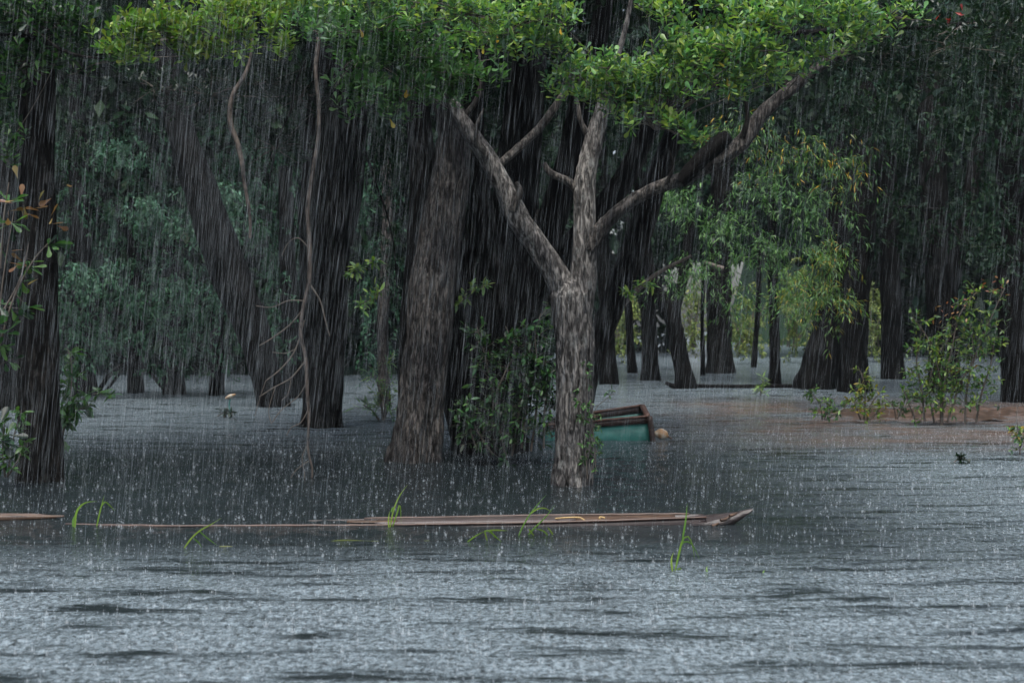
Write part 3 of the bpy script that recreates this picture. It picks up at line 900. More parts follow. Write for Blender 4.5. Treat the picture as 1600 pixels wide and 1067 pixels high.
# left side
BL = [
    ([(18, 640, 36), (16, 600, 32), (14, 500, 30), (12, 380, 28), (10, 240, 26)], 'dark trunk half hidden behind the rugged trunk at the left edge'),
    ([(134, 618, 38), (132, 580, 32), (128, 500, 32), (126, 400, 30), (122, 280, 28), (120, 100, 24)], 'dark trunk right of the rugged left-edge trunk, at the far side of the pale water'),
    ([(212, 614, 26), (211, 570, 22), (213, 510, 22), (210, 430, 20), (206, 300, 18)], 'thin black trunk behind the bare arched branches'),
    ([(272, 616, 34), (268, 570, 30), (270, 520, 28), (266, 440, 28), (262, 330, 24)], 'black trunk behind the left of the pale water, right of the bare arched branches'),
    ([(338, 617, 24), (340, 570, 21), (338, 520, 20), (344, 450, 18), (350, 350, 16)], 'thin black trunk behind the pale water, under the steeply leaning trunk'),
    ([(600, 634, 22), (600, 580, 18), (598, 510, 17), (602, 430, 17), (606, 340, 16), (600, 220, 14)], 'thin brownish trunk in the gap between the vine-hung trunk and the broad brown one'),
    ([(458, 622, 30), (456, 570, 28), (452, 480, 26), (448, 380, 24), (446, 260, 22)], 'black trunk between the leaning trunk and the straight one with the vine'),
]
left_trees = []
for i, (p, lab) in enumerate(BL):
    left_trees.append(back_tree(p, lab, 'bark_brown' if i == 5 else 'bark_black', seed=i * 1.7 + 0.3, group=None))


def shaggy(parent, spots, n, size, cols, shape='ell', mat='leaf_far', droop=-0.5, name='crown', singles=0, key='x', rows=26, jit=0.25):
    """sprays of leaves hung through the volume of a crown; spots = (px, py, Y, rx px, ry px, depth m, number of sprays)"""
    Ps, Ds = [], []
    A, B = [], []
    for px, py, Y, rx, ry, dz, ns in spots:
        k = Y / F_PX
        c = at(px, py, Y)
        S = ellipsoid(c, (rx * k, dz, ry * k), ns, 0.55)
        S[:, 2] = np.maximum(S[:, 2], 1.0)
        d = unit(rng.normal(0, 1, (ns, 3)) * np.array([1, 0.7, 0.3]) + np.array([0, -0.3, droop]))
        ln = size * rng.uniform(2.5, 5.0, ns)
        for q, dd, l_ in zip(S, d, ln):
            t = rng.uniform(0, 1, rows)
            bend = np.array([0, 0, -0.35 * l_])
            P = q + dd * (t * l_)[:, None] + bend * (t ** 2)[:, None] + rng.normal(0, size * 0.25, (rows, 3))
            D = dd * 0.7 + rng.normal(0, 0.6, (rows, 3)) + np.array([0, 0, droop])
            Ps.append(P); Ds.append(D)
            if rng.random() < 0.35:
                A.append(c); B.append(q)
    P, D = np.concatenate(Ps), np.concatenate(Ds)
    Sz = size * rng.uniform(0.6, 1.2, len(P))
    foliage(parent, P, D, Sz, shape, cols, key, M[mat], name, singles, jit)
    return A, B


def tree_of(i): return left_trees[i][0]


shaggy(tree_of(1), [(120, 300, 48.5, 80, 110, 3, 55), (110, 480, 46.5, 60, 80, 2, 45), (110, 560, 46, 50, 40, 1.5, 20)], 0, 0.17, GREEN_BLUE)
shaggy(tree_of(2), [(200, 240, 49, 90, 70, 3, 60), (220, 360, 49, 70, 70, 2.5, 50), (190, 470, 47.5, 60, 70, 2, 40)], 0, 0.17, GREEN_BLUE)
shaggy(tree_of(3), [(330, 310, 50, 60, 40, 1.5, 45), (250, 330, 46.5, 50, 40, 1.5, 34), (280, 440, 47.5, 80, 70, 2, 60), (250, 540, 47.5, 60, 50, 1.5, 30)], 0, 0.18, GREEN_BLUE + [(0.05, 0.10, 0.07)])
shaggy(tree_of(4), [(370, 240, 49, 80, 70, 3, 60), (420, 400, 49, 60, 90, 2.5, 55), (340, 530, 48.5, 70, 60, 2, 45)], 0, 0.17, GREEN_BLUE)
shaggy(tree_of(6), [(430, 500, 46.5, 50, 80, 2, 45), (570, 300, 44, 50, 100, 2, 55), (440, 300, 48, 60, 90, 2, 50), (590, 480, 46, 40, 110, 2, 45)], 0, 0.16, GREEN_BLUE)
shaggy(tree_of(0), [(20, 350, 48, 60, 120, 2, 50), (10, 550, 46, 50, 80, 2, 36), (90, 200, 40, 70, 90, 2, 50), (20, 160, 34, 60, 90, 1.5, 45)], 0, 0.17, GREEN_DEEP)
shaggy(tree_of(5), [(640, 250, 36, 60, 110, 2, 40), (590, 230, 34, 60, 60, 2, 40), (600, 400, 40, 40, 60, 1, 25)], 0, 0.16, GREEN_DEEP)
shaggy(tree_of(3), [(228, 318, 43, 30, 20, .8, 16), (330, 295, 43, 34, 18, .8, 18), (345, 335, 43.5, 40, 22, .8, 20), (300, 350, 44, 30, 18, .8, 12), (200, 230, 46, 50, 24, 1, 22), (130, 420, 45, 40, 40, 1, 22)],
       0, 0.17, [(0.06, 0.13, 0.09), (0.08, 0.16, 0.11), (0.045, 0.11, 0.07)], name='lit_sprays')
shaggy(tree_of(2), [(180, 430, 46, 60, 50, 1.2, 34), (240, 480, 46, 70, 50, 1.2, 34), (320, 470, 46, 60, 60, 1.2, 34), (150, 520, 46, 60, 40, 1.2, 30), (380, 330, 46, 50, 60, 1.2, 34)], 0, 0.16, GREEN_BLUE + [(0.04, 0.09, 0.06)], name='low_sprays')
# roof over the far left, with a hole left over the pale water
canopy(tree_of(1), [(-16, 58, 17, 9, 7, 4, 3600, 0.55)])
canopy(tree_of(4), [(-6, 60, 16, 8, 6, 4, 3000, 0.55)])
canopy(tree_of(0), [(-20, 31, 12, 5, 7, 3.5, 2600, 0.45)])

# right side: drooping narrow leaves
shaggy(R[5][0], [(1060, 300, 44, 60, 30, 1.5, 32), (1130, 345, 44, 70, 34, 1.5, 40), (1205, 390, 44, 60, 34, 1.5, 36), (1110, 410, 44, 50, 26, 1.2, 24), (1060, 430, 45, 46, 22, 1.2, 18), (1270, 320, 42, 50, 40, 1.5, 28), (1190, 280, 42, 60, 30, 1.5, 30), (1150, 470, 46, 40, 24, 1.2, 14), (1240, 460, 44, 34, 30, 1.2, 16)],
       0, 0.22, GREEN_MID + GREEN_DEEP[:1] + GREEN_LIT[:2], 'lan', 'leaf', -0.45, singles=200, key='droop')
shaggy(R[6][0], [(1290, 400, 40, 34, 50, 0.8, 34), (1300, 460, 40, 34, 30, 0.8, 24), (1250, 450, 41, 40, 40, 0.8, 20)], 0, 0.22, GREEN_MID + GREEN_LIT[:2] + GREEN_YEL[:2] + [(0.28, 0.22, 0.03)], 'lan', 'leaf', -0.5, singles=100, key='droopy')
shaggy(R[4][0], [(1160, 200, 38, 60, 40, 1.2, 30), (1230, 230, 38, 60, 40, 1.2, 30), (1310, 250, 38, 60, 40, 1.2, 26)], 0, 0.22, GREEN_YEL[:2] + YELLOW[:1] + GREEN_MID * 3 + GREEN_DEEP, 'lan', 'leaf', -0.55)
shaggy(R[8][0], [(1380, 200, 46, 80, 90, 2, 60), (1400, 330, 50, 70, 70, 2, 45), (1330, 150, 40, 70, 60, 2, 45)], 0, 0.18, GREEN_DEEP)
shaggy(R[9][0], [(1480, 180, 42, 80, 90, 2, 60), (1520, 330, 42, 60, 80, 2, 45), (1440, 60, 36, 90, 60, 2, 50)], 0, 0.18, GREEN_DEEP)
shaggy(R[10][0], [(1570, 120, 34, 50, 100, 2, 50), (1570, 380, 40, 40, 90, 1.5, 36), (1560, 40, 30, 60, 50, 1.5, 36)], 0, 0.17, GREEN_DEEP)
limb(R[10][0], 'limb', [(1600, 20, 20), (1560, 36, 14), (1500, 40, 11), (1440, 44, 8), (1390, 42, 5)], 26.0, M['bark_black'], 40, 10, 0.006, 0.03, 2.0)
pad_crown(R[10][0], [(1420, 30, 60, 30, 34), (1490, 70, 60, 34, 34), (1560, 40, 50, 40, 34), (1380, 85, 50, 26, 22), (1570, 120, 40, 50, 30), (1450, 110, 50, 24, 20), (1330, 90, 40, 20, 14)],
          25.0, 0.17, GREEN_DEEP, 'deep2', 60, [at(1500, 40, 26.0), at(1580, 100, 27.0)], 0.008, 0.6)
foliage(R[10][0], np.array([at(px, py, 24.3) for px, py in [(1470, 22), (1476, 30), (1492, 20), (1500, 26), (1504, 18), (1486, 27)]]), rng.normal(0, 1, (6, 3)), 0.13, 'obo', [(0.22, 0.012, 0.012), (0.28, 0.02, 0.015)], 'red', M['leaf'], 'red_leaves', 6)
limb(R[9][0], 'limb', [(1470, 330, 8), (1440, 325, 6), (1410, 323, 4), (1385, 328, 3)], 50.0, M['bark_dark'], 30, 8, 0.004, 0.03, 2.0)
limb(R[3][0], 'limb', [(1130, 420, 8), (1180, 418, 7), (1100, 410, 6), (1070, 425, 5)][::2], 50.0, M['twig'], 20, 8, 0.004, 0.03, 2.0)
# fill behind the middle top
shaggy(R[0][0], [(880, 120, 48, 90, 90, 2.5, 60), (990, 90, 48, 80, 90, 2.5, 60), (960, 260, 56, 70, 90, 2.5, 50), (860, 330, 56, 70, 120, 2.5, 45)], 0, 0.18, GREEN_DEEP)
shaggy(R[3][0], [(1100, 200, 56, 90, 90, 2.5, 60), (1030, 370, 64, 60, 60, 2, 50), (1110, 350, 66, 80, 60, 2, 60), (1200, 330, 64, 70, 60, 2, 50)], 0, 0.18, GREEN_DEEP)
# the sunlit scrub in the clearing far behind
for i, (px, py, rx, ry, lab) in enumerate([
        (1165, 520, 34, 50, 'pale sunlit bush in the clearing right of the thick straight trunk'),
        (1240, 500, 34, 60, 'pale sunlit bush in the clearing right of the slender straight trunk'),
        (1365, 520, 26, 50, 'pale sunlit bush seen between the black trunks behind the small yellow-leaved bush'),
        (1085, 510, 30, 50, 'pale sunlit bush glimpsed beside the forked leaning trunk'),
        (970, 520, 26, 46, 'pale sunlit bush glimpsed just right of the pale forked tree')]):
    Yb = 88 + 3 * (i % 3)
    b = thing('bush', lab, 'bush', at(px, 537, Yb), 'sunlit scrub far behind')
    acc = Acc()
    base = at(px, 535, Yb)
    for q in range(6):
        tip = at(px + rng.uniform(-rx, rx), py + rng.uniform(-ry, 0), Yb)
        acc.add(*tube([base + np.array([rng.normal(0, .3), 0, -.3]), (base + tip) / 2, tip], [0.05, 0.035, 0.015], 8, 5))
    acc.build('stem', M['twig'], b, 'stuff')
    shaggy(b, [(px, py, Yb, rx, ry, 1.2, 50), (px, py - ry, Yb + 1, rx * 1.3, ry * .8, 1.2, 34)], 0, 0.24, [(0.13, 0.17, 0.05), (0.16, 0.19, 0.06), (0.10, 0.15, 0.05)], name='foliage')

# ---- dead wood and vines
def tube_px(name, pts, Y, mat, parent=None, ns=60, nr=8, ridge=0.004, seed=0.0, lump=0.28):
    P, Rr = pxpath(pts, Y)
    Rr = [r * 0.8 for r in Rr]
    V, F = tube(P, Rr, ns, nr, ridge, 0.03, lump, 0, seed)
    return obj(name, mesh_data(name, V, F, smooth=True), mat, parent)


hb = thing('hanging_branch', 'bare pale branch hanging down before the leaning trunk', 'branch', at(388, 110, 22.5))
tube_px('stem', [(395, 60, 4), (390, 95, 6), (381, 120, 9), (365, 145, 9), (359, 175, 9), (361, 198, 10), (370, 222, 9), (377, 250, 9), (382, 285, 7), (388, 318, 7), (391, 345, 6), (391, 372, 5)], 22.5, M['vine'], hb, 90, 12, 0.004, 1.1)
hv = thing('hanging_vine', 'long pale woody vine hanging to the water before the straight dark trunk', 'vine', at(487, 760, Yw(745)))
Yv = 22.0
tube_px('stem', [(505, -30, 8), (498, 60, 8), (493, 110, 8), (497, 160, 8), (497, 210, 8), (488, 270, 8), (481, 330, 8), (484, 390, 9), (483, 440, 8), (472, 490, 7), (470, 525, 7), (478, 560, 6), (480, 610, 6), (483, 650, 6), (481, 700, 5), (488, 735, 4), (484, 765, 4)], Yv, M['vine'], hv, 140, 12, 0.004, 2.1)
for tw in [[(478, 478, 4), (455, 505, 3), (430, 525, 3), (405, 540, 2)], [(476, 500, 4), (462, 545, 3), (440, 575, 3), (415, 595, 2)], [(480, 560, 4), (455, 590, 3), (428, 605, 2), (405, 620, 2)],
           [(484, 445, 4), (500, 470, 3), (508, 500, 3), (515, 525, 2)], [(474, 470, 3), (450, 470, 3), (425, 480, 2), (400, 478, 2)], [(482, 640, 3), (470, 660, 2), (455, 668, 2), (448, 680, 2)],
           [(478, 600, 3), (465, 620, 2), (440, 640, 2), (425, 660, 2)], [(483, 690, 3), (472, 715, 2), (476, 745, 2), (470, 770, 2)], [(484, 390, 3), (466, 372, 3), (450, 380, 2), (440, 400, 2)], [(482, 720, 3), (462, 735, 2), (450, 755, 2), (444, 765, 1.5)],
           [(455, 590, 2), (450, 615, 2), (440, 625, 1.5)], [(462, 545, 2), (445, 552, 2), (425, 550, 1.5)], [(430, 605, 2), (420, 640, 1.6), (424, 662, 1.3)], [(415, 595, 2), (405, 625, 1.6), (398, 650, 1.3)]]:
    tube_px('twig', tw, Yv, M['twig'], hv, 24, 5, 0.0015, rng.uniform(0, 9))
fb = thing('fallen_branch', 'bare arched branches rising from the far edge of the pale water', 'branch', at(200, 610, 49))
for tw in [[(150, 618, 9), (172, 585, 8), (200, 568, 8), (228, 575, 7), (255, 608, 6)], [(150, 556, 5), (180, 553, 6), (205, 565, 6), (225, 580, 6)], [(165, 612, 6), (190, 580, 6), (215, 562, 6)], [(110, 520, 6), (140, 500, 7), (175, 490, 7), (215, 490, 5)]]:
    tube_px('limb', tw, 49, M['bark_dark'], fb, 40, 8, 0.006, rng.uniform(0, 9))
fl = tube_px('fallen_log', [(1086, 603, 8), (1130, 605, 10), (1180, 604, 10), (1230, 603, 9), (1256, 605, 6)], Yw(606), M['bark_black'], None, 50, 12, 0.02)
tag(fl, 'dark log lying half sunk between the forked trunk and the wide slanting foot', 'log')
dv = thing('hanging_vine', 'thin dark vine slanting down left of the broad brown trunk', 'vine', at(600, 330, 27))
tube_px('stem', [(545, 150, 4), (556, 200, 4), (575, 250, 4), (592, 300, 4), (606, 340, 4), (616, 390, 3), (620, 450, 3)], 27, M['bark_dark'], dv, 60, 7)
dv2 = thing('hanging_vine', 'thin dark vine curving down left of the long pale vine', 'vine', at(450, 150, 27))
tube_px('stem', [(478, 95, 4), (462, 130, 4), (455, 170, 4), (438, 210, 3), (425, 260, 3), (418, 300, 2.5)], 27, M['bark_dark'], dv2, 50, 7)

# ================================================================ PLANTS
def leafy_plant(name, label, cat, base, stems, Y, leaf, shape, cols, key, singles, n_per, mat='leaf', stem_w=4, droop=-0.15, reach=0.35, group=None, tint=None, stem_mat='twig'):
    """stems: lists of picture points at distance Y; leaves on short side twigs along each stem"""
    t = thing(name, label, cat, base, group)
    Ps, Ds = [], []
    A, B = [], []
    for s in stems:
        P = [at(q[0], q[1], Y + (q[2] if len(q) > 2 else 0)) for q in s]
        w = stem_w * 0.5 * Y / F_PX
        V, F = tube(P, np.linspace(w, w * .35, len(P)), 24, 6, 0.001, 0.03, 0.1)
        obj('stem', mesh_data('stem', V, F, smooth=True), M[stem_mat], t)
        Cc, _, g = resample(P, np.ones(len(P)), 40)
        L_ = g[-1]
        k = max(3, int(2.2 * n_per * L_ / 6))
        for q in range(k):
            u = rng.uniform(0.12, 1)
            c = Cc[int(u * 39)]
            d = unit(rng.normal(0, 1, 3) * np.array([1, .8, .5]) + np.array([0, -.2, .25]))
            ln = reach * rng.uniform(.4, 1.2) * (1.15 - 0.6 * u)
            A.append(c); B.append(c + d * ln)
            for m in range(6):
                f = rng.uniform(.25, 1)
                Ps.append(c + d * ln * f)
                Ds.append(d * .6 + rng.normal(0, .6, 3) + np.array([0, 0, droop]))
    if A: twigs(t, A, B, 0.004 * Y / 25, M['twig'], 'twigs', 0.0)
    P, D = np.array(Ps), np.array(Ds)
    foliage(t, P, D, leaf * rng.uniform(.55, 1.15, len(P)), shape, cols, key, M[mat], 'foliage', singles, 0.22)
    if tint is not None:
        tip = np.array([at(q[0], q[1], Y) for q in tint[0]])
        Pq = np.repeat(tip, 7, 0) + rng.normal(0, .16, (len(tip) * 7, 3))
        foliage(t, Pq, rng.normal(0, 1, Pq.shape), leaf * .8, shape, tint[1], key + 'tip', M[mat], 'young_leaves', len(Pq), 0.2)
    return t


# dense green climbers at the foot of the black tree
leafy_plant('shrub', 'green shrub swamped at the foot of the black many-stemmed tree', 'shrub', at(790, 715, 24.2),
            [[(790, 715), (780, 660), (768, 600), (755, 545), (745, 510)], [(800, 712), (810, 650), (812, 590), (800, 535), (790, 510)], [(830, 705), (838, 640), (842, 580), (836, 530), (845, 490)],
             [(770, 710), (750, 680), (735, 650), (730, 625)], [(850, 700), (850, 650), (856, 600), (850, 560)], [(815, 700), (822, 640), (830, 590), (828, 550)], [(745, 700), (735, 670), (742, 640)], [(790, 690), (770, 640), (790, 580), (810, 550)]],
            24.2, 0.16, 'ell', GREEN_MID + GREEN_DEEP, 'shrub', 280, 80, reach=.5)
leafy_plant('creeper', 'small bright green creeper climbing the right side of the pale forked trunk', 'creeper', at(918, 750, 20.7),
            [[(918, 748), (915, 700), (912, 660), (918, 620), (915, 580), (912, 560)], [(926, 735), (930, 700), (926, 670), (930, 640), (945, 625), (962, 612)], [(916, 660), (904, 640), (906, 610)], [(930, 740), (932, 705), (938, 690)]],
            20.72, 0.085, 'ell', GREEN_MID + GREEN_LIT[:1], 'creep', 110, 38, reach=.14, stem_w=2)
leafy_plant('sapling', 'young leafy plant sprouting left of the broad brown trunk', 'sapling', at(598, 655, 35.0),
            [[(598, 656), (596, 630), (590, 600), (582, 575)], [(600, 656), (606, 640), (614, 628)], [(592, 656), (580, 640), (566, 632)], [(600, 655), (604, 600), (600, 560)]],
            35.0, 0.24, 'lan', GREEN_LIT, 'sap', 60, 40, reach=.5)
for px, py, lab in [(737, 462, 'small leafy sprig high on the black many-stemmed tree'), (580, 468, 'light green leafy sprig between the vine-hung trunk and the broad brown one'), (995, 452, 'light green drooping sprig right of the pale forked tree'), (566, 420, 'pale green sprig just right of the straight dark trunk')]:
    leafy_plant('leafy_sprig', lab, 'sprig', at(px, py - 20, 25.5), [[(px + 22, py - 18), (px + 8, py - 8), (px - 8, py + 2), (px - 20, py + 14)]], 25.5, 0.17, 'ell', GREEN_LIT, 'sprig', 30, 60, reach=.18, stem_w=2)
# large leaves left edge
t = leafy_plant('sapling', 'large-leaved sapling with withered brown leaves beside the left-edge trunk', 'sapling', at(-6, 745, 19.5),
                [[(-10, 745), (-6, 600), (0, 480), (10, 400), (22, 330)], [(-6, 560), (20, 470), (50, 410), (80, 375)], [(-4, 500), (30, 440), (45, 380)], [(0, 420), (6, 340), (14, 285)]],
                19.5, 0.25, 'obo', GREEN_MID + GREEN_DEEP, 'big', 90, 9, reach=.3, droop=-.2,
                tint=([(34, 318), (40, 335), (78, 330), (40, 418)], [(0.17, 0.09, 0.045), (0.13, 0.065, 0.04), (0.20, 0.15, 0.05)]))
leafy_plant('shrub', 'low dark green shrub standing in the water at the left edge', 'shrub', at(12, 742, 20.8),
            [[(12, 745), (18, 700), (26, 665), (34, 640)], [(8, 745), (4, 700), (8, 655)], [(14, 742), (30, 715), (40, 690)]], 20.8, 0.17, 'ell', GREEN_MID, 'lowleft', 60, 34, reach=.22, stem_w=3)
leafy_plant('shrub', 'green leafy spray reaching right from behind the left-edge trunk', 'shrub', at(98, 690, 22.6),
            [[(92, 700), (104, 660), (120, 630), (150, 615), (172, 622)], [(98, 680), (110, 620), (112, 570), (104, 540)], [(100, 660), (125, 640), (140, 632)]], 22.6, 0.22, 'ell', GREEN_MID, 'rightspray', 70, 34, reach=.22, stem_w=3)
# right hand bushes
YB = 33.8
leafy_plant('bush', 'tall yellow-green bush with reddish tips on the muddy shallows', 'bush', at(1472, 664, YB),
            [[(1472, 664), (1476, 600), (1488, 540), (1500, 490), (1530, 452)], [(1470, 664), (1468, 590), (1450, 530), (1425, 495)], [(1508, 662), (1512, 600), (1530, 540), (1556, 480), (1570, 450)], [(1445, 658), (1440, 610), (1432, 560), (1440, 520)],
             [(1525, 660), (1535, 610), (1548, 570), (1555, 520)], [(1480, 660), (1500, 600), (1520, 560), (1515, 500)], [(1460, 660), (1452, 610), (1462, 560), (1490, 520)], [(1430, 655), (1420, 630), (1412, 610)]],
            YB, 0.16, 'ell', GREEN_YEL + GREEN_MID, 'bush', 240, 46, reach=.7, droop=0.0, stem_w=3.5,
            tint=([(1500, 470), (1510, 468), (1490, 500), (1470, 492), (1560, 448), (1540, 440), (1500, 580)], [(0.26, 0.09, 0.05), (0.30, 0.14, 0.05), (0.22, 0.13, 0.05)]))
leafy_plant('bush', 'small bush with yellow leaves at the foot of the black trunks', 'bush', at(1350, 656, YB + .6),
            [[(1350, 656), (1352, 620), (1348, 590), (1340, 572)], [(1355, 656), (1362, 630), (1376, 612)], [(1345, 656), (1336, 630), (1340, 610)], [(1358, 656), (1372, 642), (1380, 628)]], YB + .6, 0.16, 'ell', GREEN_YEL + [(0.3, 0.24, 0.03)], 'bushy', 90, 46, reach=.35, stem_w=3)
leafy_plant('bush', 'low sparse bush left of the small yellow-leaved one', 'bush', at(1285, 656, YB + .5),
            [[(1285, 656), (1280, 630), (1262, 608)], [(1288, 656), (1296, 632), (1310, 618)], [(1290, 656), (1316, 640), (1325, 628)]], YB + .5, 0.15, 'ell', GREEN_MID + GREEN_YEL[:1], 'bushl', 60, 40, reach=.3, stem_w=2.5)
leafy_plant('bush', 'low leafy growth between the small yellow-leaved bush and the tall one', 'bush', at(1400, 655, YB + 1),
            [[(1400, 655), (1396, 635), (1384, 622)], [(1402, 655), (1412, 630), (1420, 612)]], YB + 1, 0.15, 'ell', GREEN_MID, 'bushm', 40, 40, reach=.3, stem_w=2.5)
leafy_plant('sapling', 'slight sapling with a yellow leaf at the right edge of the flood', 'sapling', at(1592, 712, 26.0),
            [[(1594, 714), (1592, 680), (1588, 650), (1592, 628)], [(1594, 700), (1600, 680), (1606, 660)]], 26.0, 0.13, 'ell', GREEN_LIT + [(0.3, 0.25, 0.03)], 'sapr', 40, 34, reach=.22, stem_w=2)
leafy_plant('sapling', 'little upright sprout in the brown shallows below the fallen log', 'sapling', at(1192, 615, 48), [[(1188, 620), (1190, 605), (1194, 590)]], 48, 0.3, 'lan', GREEN_YEL, 'spr', 14, 50, reach=.3, stem_w=2)
leafy_plant('water_plant', 'floating leafy sprig in the shallows near the right edge', 'plant', at(1502, 724, Yw(724)), [[(1490, 722), (1502, 716), (1514, 720)], [(1500, 722), (1503, 710)], [(1500, 724), (1520, 726)]], Yw(724), 0.10, 'ell', GREEN_DEEP, 'flo', 30, 60, reach=.12, stem_w=2)
leafy_plant('water_plant', 'floating tuft in the pale water left of the leaning trunk', 'plant', at(352, 652, Yw(652)), [[(340, 650), (352, 645), (366, 650)], [(350, 652), (358, 638)]], Yw(652), 0.14, 'ell', GREEN_DEEP, 'flo2', 24, 50, reach=.2, stem_w=2)

# ================================================================ GRASS IN THE WATER
def ribbon(P, w, col):
    C, _, g = resample(P, np.ones(len(P)), 14)
    T = unit(np.gradient(C, axis=0))
    S = unit(np.cross(T, np.array([0.1, 1.0, 0.25])))
    u = np.linspace(0, 1, 14)
    ww = w * np.minimum(1, 0.55 + u * 2.2) * np.clip((1.02 - u) * 2.2, 0.05, 1)
    up = np.cross(S, T)
    a, b, m = C - S * ww[:, None], C + S * ww[:, None], C - up * (ww * 0.45)[:, None]
    V = np.concatenate([a, m, b])
    i = np.arange(13)
    F = np.concatenate([np.stack([i, 14 + i, 15 + i, i + 1], 1), np.stack([14 + i, 28 + i, 29 + i, 15 + i], 1)])
    return V, F, np.repeat(np.array(col)[None], len(V), 0)


BLADE = [(0.15, 0.27, 0.03), (0.20, 0.30, 0.04), (0.10, 0.22, 0.03)]


def tuft(label, base, blades, w=0.0085, Y=None, cols=BLADE):
    Y = Y or Yw(base[1])
    t = thing('grass_tuft', label, 'grass', at(base[0], base[1], Y), 'grass tufts standing in the flood')
    for k, b in enumerate(blades):
        P = [at(q[0], q[1], Y + 0.06 * math.sin(k * 2.1) + 0.02 * i) for i, q in enumerate(b)]
        if b[0][1] >= base[1] - 6: P[0][2] -= 0.04
        V, F, C = ribbon(P, w, random.choice(cols))
        obj('blade', mesh_data('blade', V, F, C, True), M['blade'], t)
    return t


tuft('thick grass blade bending right at the left end of the canoe rim', (117, 824), [[(117, 824), (118, 808), (122, 795), (134, 785), (152, 783)], [(115, 824), (114, 814), (117, 804)]], 0.013)
tuft('upright grass blade with a drooping tip near the left end of the canoe', (150, 822), [[(150, 822), (156, 800), (163, 773)], [(158, 792), (164, 784), (172, 790), (180, 798)]])
tuft('bent grass with a long fine seed stalk in front of the canoe left half', (284, 856), [[(284, 856), (298, 842), (312, 829), (328, 820), (346, 809)], [(303, 841), (310, 847), (316, 856)], [(312, 830), (326, 842), (340, 852)]])
tuft('tall upright grass rising before the middle of the canoe', (609, 824), [[(609, 824), (614, 800), (624, 775), (637, 757)], [(612, 822), (621, 800), (625, 788), (627, 818)], [(608, 822), (607, 812), (609, 798)], [(611, 800), (614, 793), (618, 800)]])
tuft('flattened grass floating in front of the canoe left of the twin leaning blades', (724, 846), [[(724, 846), (742, 838), (758, 829)], [(757, 829), (760, 840), (763, 851)], [(757, 830), (766, 830), (774, 838), (786, 848)], [(757, 829), (775, 828), (794, 829)], [(764, 830), (770, 834), (773, 840)]])
tuft('twin long grass blades leaning right across the canoe', (808, 837), [[(808, 837), (818, 820), (832, 798), (854, 772)], [(814, 843), (834, 826), (852, 808), (868, 788)], [(830, 802), (840, 795), (852, 794), (862, 800)], [(838, 826), (850, 830), (858, 840), (860, 848)], [(856, 824), (862, 832), (867, 842)], [(826, 826), (832, 834), (836, 838)]])
tuft('arching grass tuft in front of the canoe prow', (1052, 891), [[(1054, 890), (1060, 868), (1066, 845), (1073, 837), (1080, 845), (1084, 862), (1085, 874)], [(1054, 889), (1061, 866), (1066, 848), (1078, 847), (1086, 858), (1093, 874)], [(1051, 888), (1049, 874), (1053, 862)], [(1066, 845), (1071, 815), (1074, 786)], [(1054, 889), (1062, 888), (1070, 894)]])
tuft('pale grass stem floating flat beside the bent grass', (345, 855), [[(318, 856), (345, 854), (370, 854)]], 0.010, cols=[(0.35, 0.36, 0.10)])
tuft('long yellowing stem floating flat before the canoe middle', (560, 846), [[(488, 846), (530, 844), (570, 845), (620, 845)], [(640, 846), (665, 845), (690, 846)]], 0.008, cols=[(0.20, 0.24, 0.06)])
tuft('green stem floating flat right of the arching grass', (1140, 894), [[(1098, 891), (1125, 895), (1160, 896), (1190, 900)], [(1106, 892), (1104, 888), (1106, 884)], [(1190, 899), (1193, 893), (1196, 890)]], 0.010, cols=[(0.13, 0.24, 0.05)])
wp = thing('water_plant', 'upright stalk with a pale flower head in the pale water left of the leaning trunk', 'plant', at(360, 642, 38.5))
V, F = tube([at(360, 645, 38.5), at(358, 632, 38.5), at(361, 619, 38.5)], [.02, .018, .014], 10, 6); obj('stalk', mesh_data('stalk', V, F), M['teal'], wp)
V, F = tube([at(352, 622, 38.5), at(360, 619, 38.5), at(368, 616, 38.5)], [.02, .06, .02], 10, 8); obj('flower_head', mesh_data('flower_head', V, F), M['float'], wp)

